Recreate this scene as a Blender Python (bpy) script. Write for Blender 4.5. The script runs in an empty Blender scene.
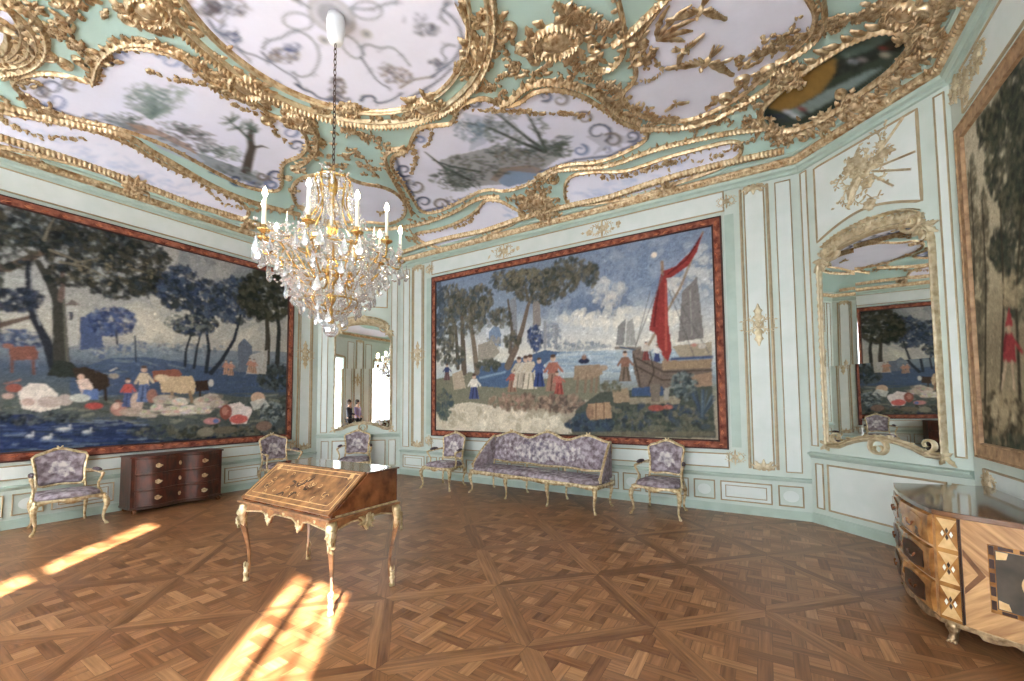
import bpy, math, random
import numpy as np
from mathutils import Vector, Matrix
random.seed(7); rng = np.random.default_rng(7)
S = bpy.context.scene
COL = S.collection
PI = math.pi
sin, cos = math.sin, math.cos

# ---------------------------------------------------------------- camera
CAM = dict(f=418.17, py=380.17, pit=0.05305, rol=-0.00707, yaw=0.54787, H=1.58)
cd = bpy.data.cameras.new('camera'); cam = bpy.data.objects.new('camera', cd); COL.objects.link(cam)
cam.location = (0, 0, CAM['H'])
cam.matrix_world = (Matrix.Translation((0, 0, CAM['H'])) @ Matrix.Rotation(CAM['yaw'], 4, 'Z')
                    @ Matrix.Rotation(PI/2 + CAM['pit'], 4, 'X') @ Matrix.Rotation(CAM['rol'], 4, 'Z'))
cd.sensor_fit = 'HORIZONTAL'; cd.sensor_width = 36
cd.lens = CAM['f']/1024*36
cd.shift_x = 0.0; cd.shift_y = (CAM['py']-340.5)/1024
cd.clip_start = 0.05; cd.clip_end = 100
S.camera = cam

# ---------------------------------------------------------------- world, sun, window light, exposure
w = bpy.data.worlds.new('sky'); S.world = w; w.use_nodes = True
w.node_tree.nodes['Background'].inputs[0].default_value = (0.82, 0.9, 1.0, 1)
w.node_tree.nodes['Background'].inputs[1].default_value = 3.0
SUN_EL = math.radians(31.5)
sd = bpy.data.lights.new('sun', 'SUN'); sd.energy = 66; sd.angle = math.radians(0.8); sd.color = (1.0, 0.93, 0.80)
so = bpy.data.objects.new('sun', sd); COL.objects.link(so)
so.rotation_euler = Vector((-0.66*cos(SUN_EL), 0.75*cos(SUN_EL), -sin(SUN_EL))).to_track_quat('-Z', 'Y').to_euler()
so.location = (5, -8, 6)
WINS = [(-8.0, -6.3), (-4.2, -2.4), (-0.75, 1.0)]      # window openings in the front wall
WZ0, WZ1 = 0.35, 3.75
for i, (a, b) in enumerate(WINS):
    ld = bpy.data.lights.new('window_daylight', 'AREA'); ld.shape = 'RECTANGLE'
    ld.size = b-a-0.04; ld.size_y = WZ1-WZ0-0.04; ld.energy = 300; ld.color = (0.86, 0.93, 1.0)
    lo = bpy.data.objects.new('window_daylight', ld); COL.objects.link(lo)
    lo.location = ((a+b)/2, -2.32, (WZ0+WZ1)/2); lo.rotation_euler = (PI/2, 0, 0)
vs = S.view_settings
vs.view_transform = 'Standard'; vs.look = 'None'; vs.gamma = 1; vs.use_curve_mapping = False
vs.exposure = 0.22

# ---------------------------------------------------------------- helpers
def lin(c):
    c = np.asarray(c, float)/255.0
    return np.where(c <= 0.04045, c/12.92, ((c+0.055)/1.055)**2.4)

class MB:
    """collects vertices and faces of ONE mesh"""
    def __init__(s): s.v = []; s.f = []; s.uv = None
    def add(s, vs_, fs):
        n = len(s.v); s.v.extend([tuple(p) for p in vs_]); s.f.extend([tuple(i+n for i in f) for f in fs]); return s
    def box(s, x0, y0, z0, x1, y1, z1, M=None):
        P = [(x, y, z) for z in (z0, z1) for y in (y0, y1) for x in (x0, x1)]
        if M is not None: P = [M @ Vector(p) for p in P]
        return s.add(P, [(0, 2, 3, 1), (4, 5, 7, 6), (0, 1, 5, 4), (2, 6, 7, 3), (0, 4, 6, 2), (1, 3, 7, 5)])
    def hexa(s, P):
        return s.add(P, [(0, 3, 2, 1), (4, 5, 6, 7), (0, 1, 5, 4), (1, 2, 6, 5), (2, 3, 7, 6), (3, 0, 4, 7)])
    def rings(s, R, cap=True, close=False):
        n = len(R[0]); V = [p for r in R for p in r]; F = []
        m = len(R)
        for i in range(m if close else m-1):
            a = i*n; b = ((i+1) % m)*n
            for j in range(n):
                k = (j+1) % n; F.append((a+j, a+k, b+k, b+j))
        if cap and not close:
            F.append(tuple(range(n))[::-1]); F.append(tuple((m-1)*n+j for j in range(n)))
        return s.add(V, F)
    def tube(s, pts, rad, n=8, sq=1.0, close=False):
        pts = [Vector(p) for p in pts]; m = len(pts)
        if not hasattr(rad, '__len__'): rad = [rad]*m
        R = []; up = None
        for i, p in enumerate(pts):
            if close: t = pts[(i+1) % m]-pts[i-1]
            else: t = pts[min(i+1, m-1)]-pts[max(i-1, 0)]
            if t.length < 1e-9: t = Vector((0, 0, 1))
            t.normalize()
            if up is None: up = Vector((0, 0, 1)) if abs(t.z) < 0.9 else Vector((1, 0, 0))
            a = up.cross(t)
            if a.length < 1e-6: a = Vector((1, 0, 0)).cross(t)
            a.normalize(); b = t.cross(a); up = b
            R.append([p+a*(rad[i]*cos(2*PI*k/n))+b*(rad[i]*sq*sin(2*PI*k/n)) for k in range(n)])
        return s.rings(R, not close, close)
    def lathe(s, prof, c=(0, 0, 0), n=16, M=None):
        R = []
        for r, z in prof:
            ring = [Vector((c[0]+r*cos(2*PI*k/n), c[1]+r*sin(2*PI*k/n), c[2]+z)) for k in range(n)]
            if M is not None: ring = [M @ p for p in ring]
            R.append(ring)
        return s.rings(R)
    def sheet(s, G):
        h = len(G); wd = len(G[0]); V = [p for r in G for p in r]
        F = [(i*wd+j, i*wd+j+1, (i+1)*wd+j+1, (i+1)*wd+j) for i in range(h-1) for j in range(wd-1)]
        return s.add(V, F)
    def prism(s, P, fn, h0, h1):
        """outline P of (a,b); fn(a,b,h)->point"""
        n = len(P)
        V = [fn(a, b, h0) for a, b in P]+[fn(a, b, h1) for a, b in P]
        F = [tuple(range(n))[::-1], tuple(range(n, 2*n))]+[(i, (i+1) % n, n+(i+1) % n, n+i) for i in range(n)]
        return s.add(V, F)
    def build(s, name, mat, parent=None, smooth=False, bevel=0, kind=None, recalc=True):
        me = bpy.data.meshes.new(name); me.from_pydata([tuple(p) for p in s.v], [], s.f)
        if recalc:
            import bmesh
            bm = bmesh.new(); bm.from_mesh(me); bmesh.ops.recalc_face_normals(bm, faces=bm.faces); bm.to_mesh(me); bm.free()
        me.materials.append(mat)
        if smooth: me.polygons.foreach_set('use_smooth', [True]*len(me.polygons))
        o = bpy.data.objects.new(name, me); COL.objects.link(o)
        if parent is not None: o.parent = parent
        if bevel:
            b = o.modifiers.new('bevel', 'BEVEL'); b.width = bevel; b.segments = 2; b.limit_method = 'ANGLE'
        if kind: o['kind'] = kind
        return o

def tag(o, label, cat, group=None, kind=None):
    o['label'] = label; o['category'] = cat
    if group: o['group'] = group
    if kind: o['kind'] = kind
    return o
def thing(name, label, cat, loc=(0, 0, 0), rz=0, group=None):
    o = bpy.data.objects.new(name, None); COL.objects.link(o)
    o.location = loc; o.rotation_euler = (0, 0, rz); o.empty_display_size = 0.1
    return tag(o, label, cat, group)
KIDS = {}
def dup(root, loc, rz, label, scale=None):
    def cp(o, par):
        c = o.copy(); COL.objects.link(c); c.parent = par
        for ch in [q for q in COL.objects if q.parent is o and q is not c]: cp(ch, c)
        return c
    kids = [q for q in COL.objects if q.parent is root]
    r = root.copy(); COL.objects.link(r); r.parent = None
    for k in kids: cp(k, r)
    r.location = loc; r.rotation_euler = (0, 0, rz); r['label'] = label
    if scale: r.scale = scale
    return r

# ---------------------------------------------------------------- materials
def newmat(name):
    m = bpy.data.materials.new(name); m.use_nodes = True
    nt = m.node_tree; b = nt.nodes['Principled BSDF']
    return m, nt, b
def mat(name, c1, c2=None, scale=6, rough=0.5, metal=0.0, bump=0.0, bscale=None, stretch=None, spec=0.5, detail=4, coat=0, coords='Object'):
    m, nt, b = newmat(name)
    b.inputs['Roughness'].default_value = rough; b.inputs['Metallic'].default_value = metal
    b.inputs['Specular IOR Level'].default_value = spec
    b.inputs['Coat Weight'].default_value = coat; b.inputs['Coat Roughness'].default_value = 0.08
    tc = nt.nodes.new('ShaderNodeTexCoord'); mp = nt.nodes.new('ShaderNodeMapping')
    nt.links.new(tc.outputs[coords], mp.inputs[0])
    if stretch: mp.inputs['Scale'].default_value = stretch
    nz = nt.nodes.new('ShaderNodeTexNoise'); nz.inputs['Scale'].default_value = scale; nz.inputs['Detail'].default_value = detail
    nt.links.new(mp.outputs[0], nz.inputs['Vector'])
    cr = nt.nodes.new('ShaderNodeValToRGB'); e = cr.color_ramp.elements
    e[0].position = 0.32; e[1].position = 0.68
    e[0].color = (*lin(c1), 1); e[1].color = (*lin(c2 if c2 is not None else c1), 1)
    nt.links.new(nz.outputs['Fac'], cr.inputs[0]); nt.links.new(cr.outputs[0], b.inputs['Base Color'])
    if bump:
        n2 = nt.nodes.new('ShaderNodeTexNoise'); n2.inputs['Scale'].default_value = bscale or scale*3; n2.inputs['Detail'].default_value = 3
        nt.links.new(mp.outputs[0], n2.inputs['Vector'])
        bp = nt.nodes.new('ShaderNodeBump'); bp.inputs['Strength'].default_value = bump; bp.inputs['Distance'].default_value = 0.01
        nt.links.new(n2.outputs['Fac'], bp.inputs['Height']); nt.links.new(bp.outputs[0], b.inputs['Normal'])
    return m
def attrmat(name, rough=0.6, spec=0.3, bump=0.0, bscale=60, coat=0):
    m, nt, b = newmat(name)
    a = nt.nodes.new('ShaderNodeAttribute'); a.attribute_name = 'Col'
    nt.links.new(a.outputs['Color'], b.inputs['Base Color'])
    b.inputs['Roughness'].default_value = rough; b.inputs['Specular IOR Level'].default_value = spec
    b.inputs['Coat Weight'].default_value = coat
    if bump:
        n2 = nt.nodes.new('ShaderNodeTexNoise'); n2.inputs['Scale'].default_value = bscale
        tc = nt.nodes.new('ShaderNodeTexCoord'); nt.links.new(tc.outputs['Object'], n2.inputs['Vector'])
        bp = nt.nodes.new('ShaderNodeBump'); bp.inputs['Strength'].default_value = bump; bp.inputs['Distance'].default_value = 0.01
        nt.links.new(n2.outputs['Fac'], bp.inputs['Height']); nt.links.new(bp.outputs[0], b.inputs['Normal'])
    return m
M = {}
M['sage'] = mat('sage_painted_wood', (192, 204, 196), (202, 213, 206), 3, 0.5, bump=0.05, bscale=20)
M['sage2'] = mat('sage_moulding', (168, 186, 176), (180, 198, 188), 5, 0.45)
M['white'] = mat('pale_panel_paint', (212, 221, 217), (222, 228, 226), 4, 0.5, bump=0.05, bscale=18)
M['line'] = mat('gilt_line', (168, 150, 120), (186, 168, 136), 12, 0.45, 0.3)
M['gold'] = mat('gilded_stucco', (158, 124, 84), (230, 210, 174), 16, 0.32, 0.55, bump=0.35, bscale=40)
M['palegold'] = mat('pale_gilding', (176, 156, 122), (224, 212, 182), 14, 0.4, 0.5, bump=0.3, bscale=40)
M['chairgilt'] = mat('worn_chair_gilding', (162, 132, 86), (236, 220, 182), 22, 0.36, 0.4)
M['bronze'] = mat('gilt_bronze', (176, 152, 108), (238, 224, 188), 26, 0.3, 0.65, bump=0.4, bscale=70)
M['brass'] = mat('chandelier_brass', (190, 148, 84), (240, 208, 140), 14, 0.22, 0.85)
M['fabric'] = mat('mauve_tapestry_upholstery', (120, 106, 112), (176, 166, 174), 16, 0.85, bump=0.2, bscale=90, spec=0.1, detail=6)
M['fabricc'] = mat('pale_upholstery_medallion', (128, 122, 138), (220, 212, 214), 13, 0.85, bump=0.2, bscale=90, spec=0.1, detail=7)
M['piping'] = mat('dark_piping', (70, 54, 54), (90, 70, 66), 30, 0.8)
M['dkpad'] = mat('dark_arm_pad', (58, 50, 56), (110, 96, 104), 30, 0.85)
M['mahog'] = mat('red_brown_veneer', (34, 12, 8), (88, 38, 22), 6, 0.34, stretch=(3, 3, 1), coat=0.12, detail=7)
M['walnut'] = mat('burl_walnut', (84, 52, 30), (172, 122, 78), 11, 0.34, coat=0.15, detail=9)
M['walnutdk'] = mat('dark_burl_walnut', (70, 36, 18), (140, 86, 50), 9, 0.25, coat=0.4, detail=9)
M['inlaydk'] = mat('dark_inlay', (44, 26, 18), (70, 42, 28), 20, 0.3)
M['inlaylt'] = mat('light_inlay', (200, 158, 104), (226, 190, 138), 20, 0.3)
M['orangewood'] = mat('orange_burl', (112, 68, 30), (194, 140, 80), 9, 0.25, coat=0.4, detail=8)
M['candle'] = mat('ivory_candle', (240, 236, 222), (250, 248, 238), 5, 0.4)
M['plaster'] = mat('white_plaster', (226, 228, 232), (236, 238, 242), 5, 0.6)
M['mirror'], nt, b = newmat('mirror_glass'); b.inputs['Metallic'].default_value = 1; b.inputs['Roughness'].default_value = 0.015
b.inputs['Base Color'].default_value = (0.78, 0.8, 0.78, 1)
M['crystal'], nt, b = newmat('cut_crystal')
gl = nt.nodes.new('ShaderNodeBsdfGlass'); gl.inputs['IOR'].default_value = 1.5; gl.inputs['Roughness'].default_value = 0.02
mx = nt.nodes.new('ShaderNodeMixShader'); mx.inputs[0].default_value = 0.42
b.inputs['Metallic'].default_value = .6; b.inputs['Base Color'].default_value = (0.95, 0.96, 1.0, 1); b.inputs['Roughness'].default_value = 0.15; b.inputs['Specular IOR Level'].default_value = 1.0
nt.links.new(gl.outputs[0], mx.inputs[1]); nt.links.new(b.outputs[0], mx.inputs[2]); nt.links.new(mx.outputs[0], nt.nodes['Material Output'].inputs[0])
M['glass'], nt, b = newmat('window_glass'); b.inputs['Roughness'].default_value = 0.0
tr = nt.nodes.new('ShaderNodeBsdfTransparent'); gs = nt.nodes.new('ShaderNodeBsdfGlossy'); gs.inputs['Roughness'].default_value = 0.02
mx = nt.nodes.new('ShaderNodeMixShader'); mx.inputs[0].default_value = 0.06
nt.links.new(tr.outputs[0], mx.inputs[1]); nt.links.new(gs.outputs[0], mx.inputs[2]); nt.links.new(mx.outputs[0], nt.nodes['Material Output'].inputs[0])
M['flame'], nt, b = newmat('lit_bulb'); b.inputs['Emission Color'].default_value = (1, 0.86, 0.6, 1); b.inputs['Emission Strength'].default_value = 40
M['tapestry'] = attrmat('woven_tapestry', 0.9, 0.1, 0.25, 160)
M['ceil'] = attrmat('painted_ceiling', 0.75, 0.2)
# parquet: plank colours per face, grain along each plank's own uv
M['parquet'], nt, b = newmat('oak_parquet')
at_ = nt.nodes.new('ShaderNodeAttribute'); at_.attribute_name = 'Col'
uvn = nt.nodes.new('ShaderNodeUVMap'); uvn.uv_map = 'grain'
mp = nt.nodes.new('ShaderNodeMapping'); mp.inputs['Scale'].default_value = (3, 45, 1); nt.links.new(uvn.outputs[0], mp.inputs[0])
nz = nt.nodes.new('ShaderNodeTexNoise'); nz.inputs['Scale'].default_value = 1.0; nz.inputs['Detail'].default_value = 6; nt.links.new(mp.outputs[0], nz.inputs['Vector'])
cr = nt.nodes.new('ShaderNodeValToRGB'); cr.color_ramp.elements[0].position = .3; cr.color_ramp.elements[1].position = .7
cr.color_ramp.elements[0].color = (.62, .6, .58, 1); cr.color_ramp.elements[1].color = (1.2, 1.18, 1.15, 1)
nt.links.new(nz.outputs['Fac'], cr.inputs[0])
mm = nt.nodes.new('ShaderNodeMix'); mm.data_type = 'RGBA'; mm.blend_type = 'MULTIPLY'; mm.inputs[0].default_value = 1
nt.links.new(at_.outputs['Color'], mm.inputs[6]); nt.links.new(cr.outputs[0], mm.inputs[7]); nt.links.new(mm.outputs[2], b.inputs['Base Color'])
n2 = nt.nodes.new('ShaderNodeTexNoise'); n2.inputs['Scale'].default_value = 2.5; tc = nt.nodes.new('ShaderNodeTexCoord'); nt.links.new(tc.outputs['Object'], n2.inputs['Vector'])
mr = nt.nodes.new('ShaderNodeMapRange'); mr.inputs[3].default_value = .2; mr.inputs[4].default_value = .42; b.inputs['Roughness'].default_value = .31
b.inputs['Specular IOR Level'].default_value = 0.45

# ---------------------------------------------------------------- the photograph's rays, used to trace outlines onto real surfaces
def ray(x, y):
    f = CAM['f']; v = (x-512)/f, -(y-CAM['py'])/f, 1.0
    c, s = cos(CAM['rol']), sin(CAM['rol']); v = (c*v[0]-s*v[1], s*v[0]+c*v[1], v[2])
    c, s = cos(CAM['pit']), sin(CAM['pit']); r, u, wd = v[0], c*v[1]+s*v[2], -s*v[1]+c*v[2]
    c, s = cos(CAM['yaw']), sin(CAM['yaw'])
    return Vector((c*r-s*wd, s*r+c*wd, u))

XL, XR, YB, YF, ZC = -8.36, 1.62, 6.76, -1.96, 4.80
class Wall:
    def __init__(s, O, U, N): s.O = Vector(O); s.U = Vector(U).normalized(); s.N = Vector(N).normalized()
    def __call__(s, u, z, h=0): return s.O+s.U*u+s.N*h+Vector((0, 0, z))
    def px(s, x, y, h=0):
        r = ray(x, y); C = Vector((0, 0, CAM['H'])); t = (s.O+s.N*h-C).dot(s.N)/r.dot(s.N)
        P = C+r*t; return ((P-s.O).dot(s.U), P.z)
WB = Wall((0, YB, 0), (1, 0, 0), (0, -1, 0))
WL = Wall((XL, 0, 0), (0, 1, 0), (1, 0, 0))
WR = Wall((XR, 0, 0), (0, 1, 0), (-1, 0, 0))
WF = Wall((0, YF, 0), (1, 0, 0), (0, 1, 0))
CR0 = Vector((0.46, YB, 0)); CR1 = Vector((XR, 5.60, 0)); CRL = (CR1-CR0).length
WCR = Wall(CR0, CR1-CR0, (-1, -1, 0))
CL0 = Vector((XL, 5.56, 0)); CL1 = Vector((-7.09, YB, 0)); CLL = (CL1-CL0).length
WCL = Wall(CL0, CL1-CL0, (CL1-CL0).cross(Vector((0, 0, 1))))
WALLS = [WB, WL, WR, WF, WCR, WCL]
HP = [(w_.N.x, w_.N.y, -w_.N.dot(w_.O)) for w_ in WALLS]
def wdist(x, y):
    d = None
    for a, b, c in HP:
        q = a*x+b*y+c; d = q if d is None else np.minimum(d, q)
    return d
def zceil(x, y):
    d = wdist(x, y); t = np.clip((d-0.08)/1.15, 0, 1)
    return 4.86+0.44*np.sin(t*PI/2)
def SC(x, y, h=0.0):
    """point on the ceiling surface, h metres below it"""
    e = 0.02; z = float(zceil(x, y)); gx = float(zceil(x+e, y)-zceil(x-e, y))/(2*e); gy = float(zceil(x, y+e)-zceil(x, y-e))/(2*e)
    n = Vector((gx, gy, -1)).normalized(); return Vector((x, y, z))+n*h
def cpx(x, y):
    """photo pixel -> plan position on the ceiling"""
    r = ray(x, y); lo, hi = (4.0-CAM['H'])/r.z, (5.6-CAM['H'])/r.z
    for _ in range(22):
        m = (lo+hi)/2
        if CAM['H']+r.z*m < float(zceil(r.x*m, r.y*m)): lo = m
        else: hi = m
    return (r.x*lo, r.y*lo)

# ---------------------------------------------------------------- colour canvas painted per vertex
class Canvas:
    def __init__(s, u0, u1, v0, v1, res, to, base=(200, 200, 200)):
        s.u0, s.v0, s.res, s.to = u0, v0, res, to
        s.w = int((u1-u0)/res)+1; s.h = int((v1-v0)/res)+1
        s.C = np.zeros((s.h, s.w, 3)); s.C[:] = lin(base)
        s.U, s.V = np.meshgrid(u0+np.arange(s.w)*res, v0+np.arange(s.h)*res)
    def q(s, P): return np.array([s.to(x, y) for x, y in P])
    def bb(s, u0, u1, v0, v1):
        i0 = max(0, int((v0-s.v0)/s.res)); i1 = min(s.h, int((v1-s.v0)/s.res)+2)
        j0 = max(0, int((u0-s.u0)/s.res)); j1 = min(s.w, int((u1-s.u0)/s.res)+2)
        return (slice(i0, max(i1, i0)), slice(j0, max(j1, j0)))
    def mix(s, sl, m, col, a=1.0, jit=0.0):
        if s.C[sl].size == 0: return
        c = lin(col)
        if jit: c = c*(1+rng.normal(0, jit, m.shape)[..., None])
        k = (m*a)[..., None]; s.C[sl] = s.C[sl]*(1-k)+np.clip(c, 0, 1)*k
    def poly(s, P, col, a=1.0, jit=0.03, raw=False, grow=0.0):
        Q = np.array(P, float) if raw else s.q(P)
        sl = s.bb(Q[:, 0].min(), Q[:, 0].max(), Q[:, 1].min(), Q[:, 1].max())
        U = s.U[sl]; V = s.V[sl]
        if U.size == 0: return
        ins = np.zeros(U.shape, bool); n = len(Q)
        for i in range(n):
            x1, y1 = Q[i]; x2, y2 = Q[(i+1) % n]
            if y1 == y2: continue
            c = ((y1 > V) != (y2 > V)) & (U < (x2-x1)*(V-y1)/(y2-y1)+x1); ins ^= c
        s.mix(sl, ins.astype(float), col, a, jit)
    def stroke(s, P, wpx, col, a=1.0, jit=0.06, raw=False):
        """brush stroke; width in photo pixels (or metres when raw); may taper: (w0,w1)"""
        Q = np.array(P, float) if raw else s.q(P)
        w0, w1 = wpx if hasattr(wpx, '__len__') else (wpx, wpx)
        if not raw:
            k = s.scale(P[0][0], P[0][1]); w0 *= k; w1 *= k
        m = len(Q)-1
        for i in range(m):
            a0, b0 = Q[i], Q[i+1]; wa = w0+(w1-w0)*i/m; wb = w0+(w1-w0)*(i+1)/m; mw = max(wa, wb, s.res*.6)
            sl = s.bb(min(a0[0], b0[0])-mw, max(a0[0], b0[0])+mw, min(a0[1], b0[1])-mw, max(a0[1], b0[1])+mw)
            U = s.U[sl]; V = s.V[sl]
            if U.size == 0: continue
            d = b0-a0; L = d.dot(d)+1e-12; t = np.clip(((U-a0[0])*d[0]+(V-a0[1])*d[1])/L, 0, 1)
            D = np.hypot(U-a0[0]-t*d[0], V-a0[1]-t*d[1]); ww = np.maximum((wa+(wb-wa)*t)*.5, s.res*.45)
            s.mix(sl, np.clip((ww-D)/s.res+.5, 0, 1), col, a, jit)
    def scale(s, x, y):
        A = s.to(x-2, y); B = s.to(x+2, y); C_ = s.to(x, y-2); D = s.to(x, y+2)
        return math.sqrt(math.hypot(A[0]-B[0], A[1]-B[1])*math.hypot(C_[0]-D[0], C_[1]-D[1]))/4
    def blob(s, u, v, ru, rv, col, a=1.0, ang=0.0, jit=0.05):
        m_ = max(ru, rv, s.res); sl = s.bb(u-m_, u+m_, v-m_, v+m_); U = s.U[sl]-u; V = s.V[sl]-v
        if U.size == 0: return
        c, n = cos(ang), sin(ang); ru = max(ru, s.res*.5); rv = max(rv, s.res*.5)
        D = np.hypot((U*c+V*n)/ru, (-U*n+V*c)/rv); s.mix(sl, np.clip((1-D)*min(ru, rv)/s.res+.35, 0, 1), col, a, jit)
    def ell(s, x, y, rx, ry, col, a=1.0, ang=0.0):
        k = s.scale(x, y); u, v = s.to(x, y); s.blob(u, v, rx*k, ry*k, col, a, ang)
    def foliage(s, x, y, rx, ry, n, cols, size=2.5, a=0.85, ang=0):
        u0, v0 = s.to(x, y); k = s.scale(x, y)
        for _ in range(n):
            r = math.sqrt(random.random())*1.05; t = random.random()*2*PI
            dx, dy = r*cos(t)*rx, r*sin(t)*ry
            u, v = s.to(x+dx*cos(ang)-dy*sin(ang), y+dx*sin(ang)+dy*cos(ang))
            z = size*k*random.uniform(.5, 1.3); s.blob(u, v, z, z*random.uniform(.35, .8), random.choice(cols), a*random.uniform(.6, 1), random.random()*PI, .12)
    def grad(s, pts):
        """vertical gradient [(v, colour)...]"""
        vv = [p[0] for p in pts]; cc = np.array([lin(p[1]) for p in pts])
        for k in range(3): s.C[..., k] = np.interp(s.V, vv, cc[:, k])
    def dabs(s, n, size):
        """small woven hatchings in lighter and darker tones of whatever is there"""
        for _ in range(n):
            i = random.randrange(s.h); j = random.randrange(s.w); c = s.C[i, j]*random.choice((.62, .75, .86, 1.15, 1.3, 1.5))
            u, v = s.u0+j*s.res, s.v0+i*s.res; r = size*random.uniform(.5, 1.4); sl = s.bb(u-r, u+r, v-r, v+r); a = random.random()*PI
            U = s.U[sl]-u; V = s.V[sl]-v
            D = np.hypot((U*cos(a)+V*sin(a))/r, (-U*sin(a)+V*cos(a))/(r*.4)); k = (np.clip((1-D)*2, 0, 1)*.6)[..., None]; s.C[sl] = s.C[sl]*(1-k)+c*k
    def blur(s, n=1):
        for _ in range(n):
            P = np.pad(s.C, ((1, 1), (1, 1), (0, 0)), 'edge'); s.C = (P[:-2, 1:-1]+P[2:, 1:-1]+P[1:-1, :-2]+P[1:-1, 2:]+2*P[1:-1, 1:-1])/6
    def noise(s, amp, cell):
        g = rng.normal(0, 1, (s.h//cell+3, s.w//cell+3)); y = np.arange(s.h)/cell; x = np.arange(s.w)/cell
        i = y.astype(int); j = x.astype(int); fy = (y-i)[:, None]; fx = (x-j)[None, :]
        N = (g[i][:, j]*(1-fy)*(1-fx)+g[i+1][:, j]*fy*(1-fx)+g[i][:, j+1]*(1-fy)*fx+g[i+1][:, j+1]*fy*fx)
        s.C *= (1+amp*N)[..., None]; return N
    def mesh(s, name, fn, mat_, parent=None, keep=None, smooth=True):
        P = fn(s.U, s.V).reshape(-1, 3); h, wd = s.h, s.w
        idx = np.arange(h*wd).reshape(h, wd)
        F = np.stack([idx[:-1, :-1], idx[:-1, 1:], idx[1:, 1:], idx[1:, :-1]], -1).reshape(-1, 4)
        if keep is not None:
            K = keep(s.U, s.V).reshape(-1); F = F[K[F].all(1)]
        me = bpy.data.meshes.new(name); me.vertices.add(len(P)); me.vertices.foreach_set('co', P.astype(np.float32).ravel())
        n = len(F); me.loops.add(4*n); me.loops.foreach_set('vertex_index', F.astype(np.int32).ravel())
        me.polygons.add(n); me.polygons.foreach_set('loop_start', np.arange(0, 4*n, 4, dtype=np.int32))
        me.update(calc_edges=True)
        if smooth: me.polygons.foreach_set('use_smooth', np.ones(n, bool))
        at = me.color_attributes.new('Col', 'FLOAT_COLOR', 'POINT')
        C = np.ones((h*wd, 4), np.float32); C[:, :3] = np.clip(s.C, 0.002, 1).reshape(-1, 3); at.data.foreach_set('color', C.ravel())
        me.materials.append(mat_); o = bpy.data.objects.new(name, me); COL.objects.link(o)
        if parent is not None: o.parent = parent
        return o
# ---------------------------------------------------------------- room shell
def structure(o): o['kind'] = 'structure'; return o
CORN = [Vector((XL, YF, 0)), Vector((XR, YF, 0)), CR1, CR0, CL1, CL0]
def ringpoly(h):
    """the room outline moved h metres inwards"""
    out = []; n = len(CORN)
    L = []
    for i in range(n):
        d = (CORN[(i+1) % n]-CORN[i]).normalized(); nn = Vector((-d.y, d.x, 0)); L.append((CORN[i]+nn*h, d))
    for i in range(n):
        p, d = L[i-1]; q, e = L[i]; k = d.x*e.y-d.y*e.x; t = ((q.x-p.x)*e.y-(q.y-p.y)*e.x)/k
        out.append(p+d*t)
    return out
def sweep(mb, prof):
    R = [[p+Vector((0, 0, z)) for p in ringpoly(h)] for h, z in prof]
    mb.rings(R, cap=False, close=False)
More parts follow.
